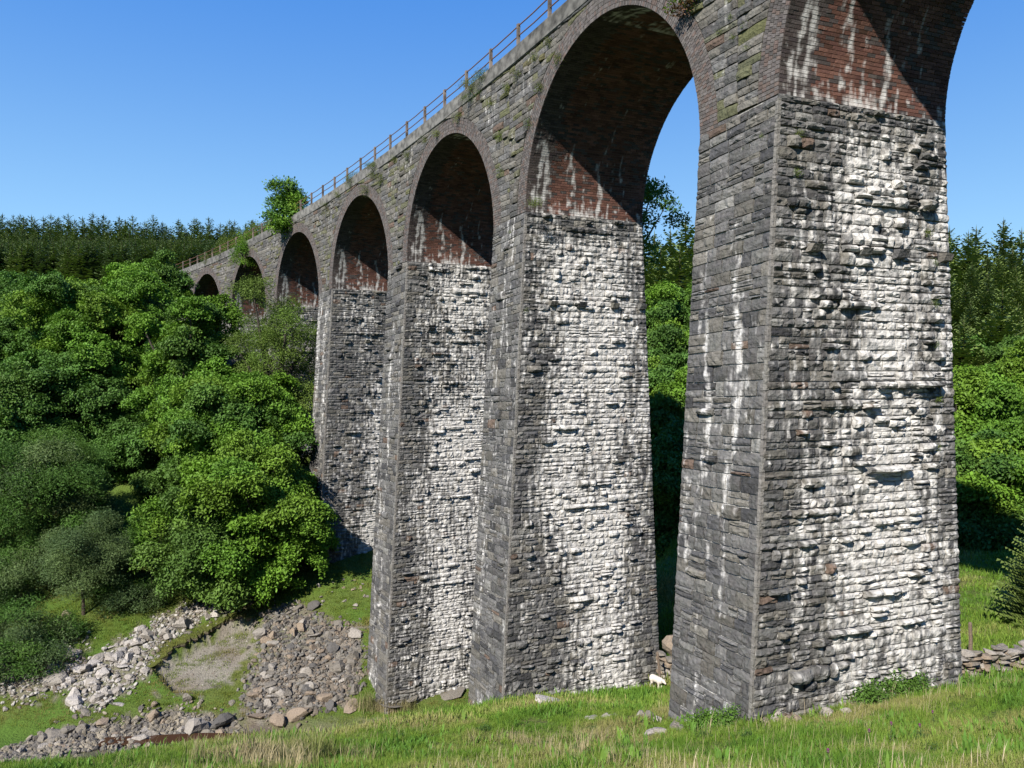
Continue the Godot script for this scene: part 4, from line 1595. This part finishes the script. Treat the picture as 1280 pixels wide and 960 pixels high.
func build_plants() -> void:
	leafm = [leaf_cluster(1, 14, 0.42, 0.19, 0.66), leaf_cluster(2, 10, 0.5, 0.2, 0.5), leaf_cluster(3, 14, 0.55, 0.16, 0.32), leaf_cluster(4, 9, 0.4, 0.26, 0.7)]
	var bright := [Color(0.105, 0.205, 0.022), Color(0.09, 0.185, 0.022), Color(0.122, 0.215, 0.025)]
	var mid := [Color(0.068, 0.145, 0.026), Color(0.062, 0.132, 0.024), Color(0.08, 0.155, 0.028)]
	var willow := [Color(0.08, 0.128, 0.046), Color(0.07, 0.115, 0.042), Color(0.092, 0.138, 0.048)]
	# --- broadleaf trees on the far bank
	tree("broadleaf_tree", 122, 462, 60.0, 5.9, 8.2, {cols = mid + bright + bright, lobes = 60, share = 0.26, dens = 1.4}, "largest round broadleaf tree, yellowish on top, below the spruce ridge")
	tree("broadleaf_tree", -20, 478, 63.0, 6.2, 7.2, {cols = mid, lobes = 40, share = 0.27}, "dark green broadleaf tree beside the largest round tree")
	tree("broadleaf_tree", 206, 362, 70.0, 2.4, 3.4, {cols = mid + bright, lobes = 20, share = 0.3}, "small leafy tree hiding the far end of the viaduct parapet")
	tree("broadleaf_tree", 12, 418, 68.0, 5.4, 5.0, {cols = mid + bright, lobes = 34, share = 0.27}, "broadleaf tree below the ridge, half hidden by its neighbours' crowns")
	tree("broadleaf_tree", 240, 478, 54.0, 3.6, 6.2, {cols = mid + bright, lobes = 36, share = 0.27}, "upright broadleaf tree between the largest round tree and the viaduct")
	tree("ash_tree", 348, 460, 51.5, 2.9, 5.6, {cols = [Color(0.1, 0.165, 0.03), Color(0.115, 0.175, 0.034)], lobes = 22, share = 0.3, dens = 1.15, per = 8, leaf = 2, scale = 1.0}, "thin-leaved pale green tree in front of the far piers")
	tree("broadleaf_tree", 296, 540, 48.0, 4.2, 3.6, {cols = mid + bright, lobes = 34, share = 0.27}, "rounded mid green tree above the bright bushy tree")
	tree("broadleaf_tree", 316, 655, 44.5, 3.9, 4.6, {cols = bright, lobes = 46, share = 0.26, dens = 1.9, per = 9}, "bright green bushy tree reaching the ground beside the fourth pier")
	tree("broadleaf_tree", 258, 690, 43.0, 2.6, 3.2, {cols = [Color(0.095, 0.17, 0.03), Color(0.08, 0.15, 0.03)], lobes = 20, share = 0.3, dens = 1.9}, "low spreading green tree at the top of the stony strip")
	tree("willow_tree", 48, 625, 46.0, 4.2, 4.0, {cols = willow + mid, lobes = 26, share = 0.32, leaf = 2, dens = 1.7}, "large grey green willow behind the small grey bush")
	tree("willow_tree", 104, 698, 41.5, 2.2, 2.3, {cols = willow, lobes = 18, share = 0.34, leaf = 2, scale = 0.8, dens = 2.6, trunk = 0.08}, "small grey green willow bush with bare lower branches")
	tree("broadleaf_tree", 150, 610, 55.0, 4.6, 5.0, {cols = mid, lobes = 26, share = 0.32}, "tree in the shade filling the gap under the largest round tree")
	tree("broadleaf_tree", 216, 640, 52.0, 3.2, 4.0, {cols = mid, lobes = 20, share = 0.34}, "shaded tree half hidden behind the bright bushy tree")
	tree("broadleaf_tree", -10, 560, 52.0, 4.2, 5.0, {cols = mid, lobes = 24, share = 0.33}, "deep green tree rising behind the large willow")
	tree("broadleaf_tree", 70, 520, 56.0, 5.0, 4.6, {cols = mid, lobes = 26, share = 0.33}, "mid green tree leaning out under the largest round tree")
	tree("sapling", 188, 662, 43.0, 0.8, 1.6, {cols = bright, lobes = 10, share = 0.4, leaf = 1, scale = 0.8, dens = 3.0, trunk = 0.04}, "slim bright sapling in the shade beside the low spreading tree")
	for q in [[20, 765, 38.5, 1.8], [52, 785, 37.5, 1.2], [-5, 800, 37.0, 1.4], [150, 735, 42.0, 1.1], [186, 742, 42.5, 1.2], [75, 752, 39.5, 1.0], [15, 735, 43.0, 1.9], [60, 732, 44.0, 1.7], [-20, 745, 41.0, 1.6], [130, 728, 45.0, 1.6], [175, 722, 46.0, 1.5]]:
		var p := at_px(q[0], q[1], q[2])
		p.y = ground(p.x, q[2])
		bush("undergrowth_shrub", p, Vector3(q[3], q[3] * 0.8, q[3]), mid + willow, "dark tangled shrub at the edge of the wood above the scree", "shrub", {leaf = 2, dens = 3.5, scale = 0.75, tuft = 0.25}, "dark shrubs at the wood's edge")
	# --- trees behind the viaduct
	var back := "bright trees behind the viaduct"
	for q in [[1236, 622, 35.5, 2.5, 2.7, 1], [1206, 576, 40.0, 3.0, 3.8, 0], [1275, 550, 42.0, 3.5, 4.3, 1], [1222, 490, 49.0, 4.0, 3.0, 2], [1292, 620, 35.8, 2.7, 3.4, 0], [1176, 625, 36.5, 2.7, 3.2, 1], [1246, 516, 44.0, 3.0, 2.8, 0]]:
		tree("broadleaf_tree", q[0], q[1], q[2], q[3], q[4], {cols = [bright, mid + bright, mid][q[5]], lobes = 40, share = 0.27, dens = 1.5}, ["bright green tree in the thicket beyond the big pier", "bright green tree in the thicket beyond the big pier", "mid green tree under the spruces beyond the big pier"][q[5]], back + (" under the spruces" if q[5] == 2 else ""))
	for q in [[848, 420, 56.0, 3.6, 3.6, bright + mid, "highest rounded tree seen through the arch, just under the sunlit spruces"], [836, 520, 50.0, 3.4, 4.0, mid + bright, "middle bright tree seen through the arch between the nearer piers"], [850, 615, 42.5, 2.8, 3.4, mid, "lowest dark tree seen through the arch, above the lit grass"], [800, 480, 54.0, 3.4, 5.0, mid, "tree seen through the arch and mostly hidden by the second pier"]]:
		tree("broadleaf_tree", q[0], q[1], q[2], q[3], q[4], {cols = q[5], lobes = 34, share = 0.27, dens = 1.5}, q[6], "trees seen through the arch")
	tree("ash_tree", 782, 262, 33.0, 2.6, 2.5, {cols = mid, lobes = 13, share = 0.22, dens = 1.0, per = 6, leaf = 1, scale = 0.9, tuft = 0.4, trunk = 0.2}, "dark open-branched tree close behind the second pier")
	for q in [[845, 690, 40.5, 1.0], [833, 682, 41.0, 1.0], [1212, 690, 33.4, 0.7], [1252, 690, 33.2, 0.8], [1192, 690, 33.8, 0.8], [1280, 690, 33.0, 0.8], [1232, 690, 33.6, 0.7]]:
		var p := at_px(q[0], q[1], q[2])
		p.y = ground(p.x, q[2])
		bush("undergrowth_shrub", p, Vector3(q[3], q[3] * 0.8, q[3]), mid, "leafy shrub under the trees behind the viaduct", "shrub", {leaf = 0, dens = 3.0, scale = 0.8, tuft = 0.3}, "shrubs behind the viaduct")
	stage("broadleaf trees")
	# --- spruces
	for k in 3: spruces.append(spruce_mesh(300 + k, 1.0, 3))
	for k in 2: spruces.append(spruce_mesh(310 + k, 1.5, 4))
	spruces.append(spruce_mesh(320, 2.1, 14, 0.27))
	var tm := Buf.new()
	tm.tube([Vector3(0, -0.05, 0), Vector3(0, 0.4, 0), Vector3(0, 0.96, 0)], [0.016, 0.011, 0.002], 6, Color(0.07, 0.055, 0.045))
	trunk_mesh = tm.mesh()
	for row in 7:
		var f := 122.0 + row * 6.4
		var px := -30.0
		while px < 352.0:
			var p := at_px(px + rr(-6, 6), 300, f + rr(-2, 2))
			var gy := ground(p.x, -p.z)
			var want := at_px(px, 264.0 + (6 - row) * 9.0 + rr(-4, 4) + 0.03 * px, f).y - gy
			var h := clampf(want, 8.0, 19.0)
			if row == 6: h = want
			spruce(Vector3(p.x, gy, p.z), h, rr(1.5, 1.9), rng.randi() % 3, [0, 1, 3, 1][rng.randi() % 4], "dark spruce in the plantation along the far ridge", "spruces on the far ridge")
			px += rr(8.6, 12.4)
	for row in 6:
		var f := 56.0 + row * 7.0
		var px := 1150.0
		while px < 1330.0:
			var p := at_px(px + rr(-8, 8), 300, f + rr(-1.5, 1.5))
			var gy := ground(p.x, -p.z)
			var want := at_px(px, 266.0 + (5 - row) * 26.0 + rr(-14, 14), f).y - gy
			spruce(Vector3(p.x, gy, p.z), clampf(want, 6.0, 22.0), rr(1.2, 1.45), 3 + rng.randi() % 2, [1, 2, 2, 1][rng.randi() % 4], "tall spruce on the slope beyond the big pier", "spruces beyond the big pier")
			px += rr(26.0, 36.0)
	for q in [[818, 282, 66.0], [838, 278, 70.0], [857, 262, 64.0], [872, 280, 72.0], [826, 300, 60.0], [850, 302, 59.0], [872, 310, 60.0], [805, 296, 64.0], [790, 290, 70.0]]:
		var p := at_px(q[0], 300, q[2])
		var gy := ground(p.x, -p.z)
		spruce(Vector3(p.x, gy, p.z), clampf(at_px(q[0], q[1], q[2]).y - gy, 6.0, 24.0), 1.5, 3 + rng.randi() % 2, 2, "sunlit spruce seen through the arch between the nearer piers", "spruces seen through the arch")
	for q in [[1206, 395, 47.0], [1254, 352, 49.0], [1284, 415, 45.0], [1230, 430, 46.0]]:
		var p := at_px(q[0], 300, q[2])
		var gy := ground(p.x, -p.z)
		spruce(Vector3(p.x, gy, p.z), clampf(at_px(q[0], q[1], q[2]).y - gy, 5.0, 20.0), rr(1.3, 1.6), 3 + rng.randi() % 2, 2, "spruce standing among the bright thicket trees beyond the big pier", "spruces in the thicket")
	var ep := at_px(1322, 700, 23.5)
	spruce(Vector3(ep.x, ground(ep.x, 23.5), ep.z), 4.4, 1.9, 5, 2, "young spruce on the grass beside the tumbled wall", "")
	stage("spruces")
	# --- shrubs and weeds that grow on the viaduct
	var vb := bay(4)
	var p1 := vp(43.3, -0.1, cope_y(43.3) - 0.9)
	bush("wall_shrub", p1, Vector3(1.35, 1.75, 1.1), mid + bright, "round leafy shrub growing out of the parapet over the fifth arch", "shrub", {lobes = 14, dens = 4.0, leaf = 1, scale = 0.9, tuft = 0.25})
	var p2 := vp(53.4, -0.15, cope_y(53.4) - 2.0)
	bush("wall_shrub", p2, Vector3(0.95, 1.35, 0.7), bright, "yellowish straggling shrub on the spandrel beyond the round shrub", "shrub", {lobes = 12, dens = 3.0, leaf = 2, scale = 0.8, tuft = 0.25})
	for q in [50.5, 54.0, 57.5, 62.0]:
		bush("deck_shrub", vp(q, 1.3, cope_y(q) - 0.3), Vector3(1.1, rr(0.9, 1.3), 0.8), [Color(0.12, 0.17, 0.03), Color(0.1, 0.15, 0.03)], "yellowish shrub growing on the viaduct deck behind the far railing", "shrub", {lobes = 9, dens = 2.6, leaf = 2, scale = 0.8, tuft = 0.3}, "shrubs on the deck")
	for q in [[700, 75, 0.16], [677, 111, 0.14], [663, 156, 0.14], [637, 113, 0.16], [670, 74, 0.12], [575, 149, 0.2], [512, 196, 0.2], [533, 176, 0.16], [494, 201, 0.18], [478, 226, 0.3], [627, 172, 0.14], [628, 215, 0.12], [670, 255, 0.15], [594, 118, 0.5], [605, 100, 0.3], [470, 215, 0.45], [440, 228, 0.4], [424, 246, 0.3], [410, 262, 0.35], [460, 240, 0.3], [548, 170, 0.2], [650, 95, 0.16], [688, 54, 0.13], [615, 130, 0.15], [276, 322, 0.4], [258, 326, 0.4]]:
		var p := on_front(q[0], q[1])
		bush("wall_weed", p, Vector3(q[2], q[2], q[2] * 0.8) * 1.3, [Color(0.11, 0.15, 0.03), Color(0.085, 0.125, 0.03), Color(0.13, 0.15, 0.045)], "small weed rooted in a joint of the arch spandrels", "weed", {lobes = 5, stems = 2, dens = 26.0, per = 3, leaf = 2, scale = 0.28, tuft = 0.1, lift = 0.2}, "weeds on the spandrels")
	for q in [[931, 33, 0.07], [917, 48, 0.06], [902, 41, 0.06], [915, 22, 0.06], [955, 170, 0.05], [933, 186, 0.07], [640, 291, 0.1], [658, 388, 0.09], [935, 60, 0.05]]:
		var p := on_front(q[0], q[1])
		bush("wall_fern", p, Vector3(q[2], q[2], q[2]), [Color(0.14, 0.19, 0.03), Color(0.11, 0.16, 0.03)], "tiny bright fern in the joints of the nearer stonework", "fern", {lobes = 4, stems = 2, dens = 60.0, per = 3, leaf = 2, scale = 0.14, tuft = 0.04, lift = 0.2}, "ferns in the nearer stonework")
	for q in [[998, 168], [996, 216], [1160, 292], [1163, 261], [1166, 330], [1168, 380], [1169, 430], [1172, 500], [1173, 560]]:
		var p := on_side(1, q[0], q[1])
		bush("wall_fern", p, Vector3(0.07, 0.08, 0.07), [Color(0.13, 0.175, 0.03), Color(0.1, 0.15, 0.03)], "tiny green fern on the big pier's limestained side", "fern", {lobes = 4, stems = 2, dens = 60.0, per = 3, leaf = 2, scale = 0.14, tuft = 0.04, lift = 0.2}, "ferns on the big pier's side")
	var fp := on_front(868, 6)
	bush("wall_shrub", fp, Vector3(0.45, 0.35, 0.3), [Color(0.13, 0.21, 0.03), Color(0.1, 0.15, 0.03), Color(0.16, 0.09, 0.05)], "bright weed with reddish stems hanging above the second arch", "shrub", {lobes = 9, dens = 14.0, per = 4, leaf = 1, scale = 0.4, tuft = 0.12, lift = 0.3})
	# --- nettles and weeds on the ground
	for q in [[760, 858, 0.5], [735, 862, 0.4], [785, 853, 0.35], [715, 872, 0.35], [775, 866, 0.35]]:
		var p := on_ground(q[0], q[1])
		bush("nettle_patch", p, Vector3(q[2] * 1.3, q[2] * 0.6, q[2]), [Color(0.075, 0.14, 0.025), Color(0.06, 0.12, 0.022)], "leafy nettle clump at the second pier's foot", "nettles", {lobes = 8, dens = 14.0, per = 4, leaf = 1, scale = 0.35, tuft = 0.12, lift = 0.5}, "nettles at the second pier")
	for q in [[1110, 873, 0.45], [1135, 868, 0.4], [1158, 856, 0.4], [1088, 880, 0.3], [1180, 858, 0.35], [1098, 870, 0.3]]:
		var p := on_ground(q[0], q[1])
		bush("nettle_patch", p, Vector3(q[2] * 1.2, q[2] * 0.7, q[2]), [Color(0.08, 0.16, 0.025), Color(0.065, 0.13, 0.022)], "leafy nettle clump against the big pier's side", "nettles", {lobes = 8, dens = 16.0, per = 4, leaf = 1, scale = 0.3, tuft = 0.1, lift = 0.5}, "nettles at the big pier")
	var np := on_ground(893, 910)
	bush("nettle_patch", np, Vector3(0.55, 0.24, 0.4), [Color(0.09, 0.18, 0.025), Color(0.075, 0.15, 0.024)], "bright low weed patch at the big pier's front corner", "nettles", {lobes = 9, dens = 18.0, per = 4, leaf = 1, scale = 0.28, tuft = 0.1, lift = 0.5})
	for q in [[935, 925], [1150, 930], [1022, 900], [880, 925], [1165, 945], [605, 915], [500, 925], [720, 940], [780, 930]]:
		var p := on_ground(q[0], q[1])
		bush("thistle_rosette", p, Vector3(0.12, 0.1, 0.12), [Color(0.05, 0.1, 0.025), Color(0.04, 0.085, 0.022)], "dark thistle rosette in the nearer grass", "thistle", {lobes = 5, dens = 60.0, per = 3, leaf = 2, scale = 0.2, tuft = 0.06, lift = 0.6}, "thistle rosettes in the grass")
	for q in [[1113, 935, 0.34], [1087, 943, 0.3], [1166, 908, 0.22], [1036, 962, 0.2], [1150, 925, 0.2]]:
		thistle(on_ground(q[0], q[1]), q[2])
	build_grass()

func thistle(p: Vector3, h: float) -> void:
	var t := thing("thistle", "flowering thistle with a purple head in the nearer grass", "thistle", p, rr(0, TAU), "flowering thistles")
	var sb := Buf.new()
	sb.tube([Vector3(0, -0.03, 0), Vector3(0.015, h * 0.5, 0), Vector3(0.0, h, 0.01)], [0.007, 0.006, 0.004], 5, Color(0.06, 0.085, 0.03))
	for k in 9:
		var a := k * 2.4
		var y := h * (0.1 + 0.07 * k)
		var d := Vector3(cos(a), 0.35, sin(a)) * 0.075
		var s := Vector3(-sin(a), 0, cos(a)) * 0.012
		var o := sb.v.size()
		for q in [Vector3(0.01, y, 0) - s, Vector3(0.01, y, 0) + s, Vector3(0.01, y, 0) + d]: sb.pt(q, Color(0.06, 0.095, 0.035))
		sb.i.append_array([o, o + 2, o + 1])
	part("stem", sb.mesh(), M.rust, t)
	var hb := Buf.new()
	hb.tube([Vector3(0, h, 0.01), Vector3(0, h + 0.018, 0.01), Vector3(0, h + 0.035, 0.01)], [0.008, 0.02, 0.014], 7, Color(0.09, 0.06, 0.06))
	hb.tube([Vector3(0, h + 0.03, 0.01), Vector3(0, h + 0.05, 0.01), Vector3(0, h + 0.06, 0.01)], [0.012, 0.018, 0.005], 7, Color(0.12, 0.03, 0.09))
	part("flower_head", hb.mesh(), M.rust, t)

func build_grass() -> void:
	var cols := [Color(0.085, 0.17, 0.02), Color(0.12, 0.205, 0.024), Color(0.165, 0.225, 0.04), Color(0.24, 0.23, 0.085)]
	var t_near := grass_tuft(11, 11, 0.16, 0.16, 0.0045)
	var t_long := grass_tuft(12, 16, 0.45, 0.16, 0.006)
	var t_far := grass_tuft(13, 12, 0.13, 0.24, 0.009)
	grass("meadow_grass", 120000, func():
		var f := 6.8 + 17.5 * pow(rng.randf(), 1.3)
		var x := rr(-0.72, 0.74) * f
		if stream_f(x) - f < 2.5 or in_pier(x, f): return Vector2(999, 0)
		return Vector2(x, f), t_near, cols, 0.36, 0.85, "green meadow grass on the slope in front of the piers")
	grass("meadow_grass", 22000, func():
		var f := rr(20.0, 34.0)
		var x := rr(-10.0, 8.0)
		if stream_f(x) - f < 2.0 or in_pier(x, f): return Vector2(999, 0)
		return Vector2(x, f), t_far, cols, 0.8, 1.5, "green grass between the first two piers")
	grass("bank_turf", 34000, func():
		var x := rr(-32.0, -2.0)
		var f := rr(33.0, 51.0)
		if f - stream_f(x) < 1.7: return Vector2(999, 0)
		var q := Vector2(x, f)
		if Geometry2D.is_point_in_polygon(q, P_rock) or Geometry2D.is_point_in_polygon(q, P_stones): return Vector2(999, 0)
		if Geometry2D.is_point_in_polygon(q, P_clay) and nz2.get_noise_2d(x * 26.0, f * 26.0) < -0.12: return Vector2(999, 0)
		for s in P_scree:
			if Geometry2D.is_point_in_polygon(q, s): return Vector2(999, 0)
		return q, t_far, [Color(0.11, 0.16, 0.022), Color(0.135, 0.18, 0.026), Color(0.165, 0.175, 0.038), Color(0.2, 0.165, 0.06)], 0.5, 1.05, "short yellowish turf on the far stream bank")
	grass("rear_grass", 34000, func():
		var f := rr(18.0, 48.0)
		var x := rr(4.0, 34.0)
		if in_pier(x, f) or (x - 5.29) * 0.917 + (f - 15.66) * 0.398 < 4.6: return Vector2(999, 0)
		return Vector2(x, f), t_far, cols, 0.9, 1.7, "grass on the level ground behind the viaduct")
	grass("seeding_grass", 5000, func():
		var f := 7.5 + 16.0 * pow(rng.randf(), 1.2)
		var x := rr(-0.72, 0.74) * f
		if stream_f(x) - f < 3.0 or in_pier(x, f) or nz.get_noise_2d(x * 9.0, f * 9.0) < -0.1: return Vector2(999, 0)
		return Vector2(x, f), grass_tuft(14, 4, 0.3, 0.22, 0.0035), [Color(0.2, 0.2, 0.08), Color(0.32, 0.28, 0.16), Color(0.42, 0.35, 0.24)], 0.6, 1.1, "thin pale seeding stalks among the meadow grass")
	grass("broad_leaved_weeds", 9000, func():
		var f := 7.2 + 20.0 * pow(rng.randf(), 1.25)
		var x := rr(-0.7, 0.74) * f
		if stream_f(x) - f < 3.0 or in_pier(x, f) or nz.get_noise_2d(x * 22.0 + 90.0, f * 22.0) < 0.14: return Vector2(999, 0)
		return Vector2(x, f), grass_tuft(15, 9, 0.13, 0.2, 0.016), [Color(0.07, 0.15, 0.022), Color(0.09, 0.18, 0.026), Color(0.12, 0.2, 0.03)], 0.6, 1.5, "patches of broad leaved weeds in the meadow grass")
	# pale rushes and dry grass
	for q in [[330, 950, 75, 16, 90, "pale dry grass clump hiding the stream's near edge", 0.75], [490, 886, 40, 8, 130, "tall rush clump in front of the third pier", 0.8], [420, 945, 60, 12, 30, "thin dry grass on the near bank crest", 0.6], [700, 930, 120, 25, 36, "long seeding grass in the hollow between the piers", 0.6]]:
		var cx: float = q[0]
		var cy: float = q[1]
		var wx: float = q[2]
		var wy: float = q[3]
		grass("rush_clump", q[4], func():
			var p := on_ground(cx + rng.randfn() * wx * 0.5, cy + absf(rng.randfn()) * wy * 0.5 - wy * 0.2)
			return Vector2(p.x, -p.z), t_long, [Color(0.13, 0.15, 0.045), Color(0.25, 0.22, 0.12), Color(0.34, 0.28, 0.17)], q[6], q[6] * 1.5, q[5])

# where a pixel meets the viaduct's front face
func on_front(px: float, py: float) -> Vector3:
	var d := ray(px, py)
	for j in range(0, 7):
		var b := bay(j)
		var n := W(b[2].x, 0, b[2].y)
		var o := bp(b, 0, 0, 0)
		var t := o.dot(n) / d.dot(n)
		if t <= 0: continue
		var p := d * t
		var al := W(b[1].x, 0, b[1].y)
		if absf((p - o).dot(al)) <= b[3] * 0.5 + 0.01: return p + n * 0.02
	return d * 30.0

func on_side(i: int, px: float, py: float) -> Vector3:
	var d := ray(px, py)
	var a := pcorner(i, 0, 0)
	var n := (pcorner(i, 1, 0) - a).cross(pcorner(i, 0, 5) - a).normalized()
	var t := a.dot(n) / d.dot(n)
	return d * t - d.normalized() * 0.08
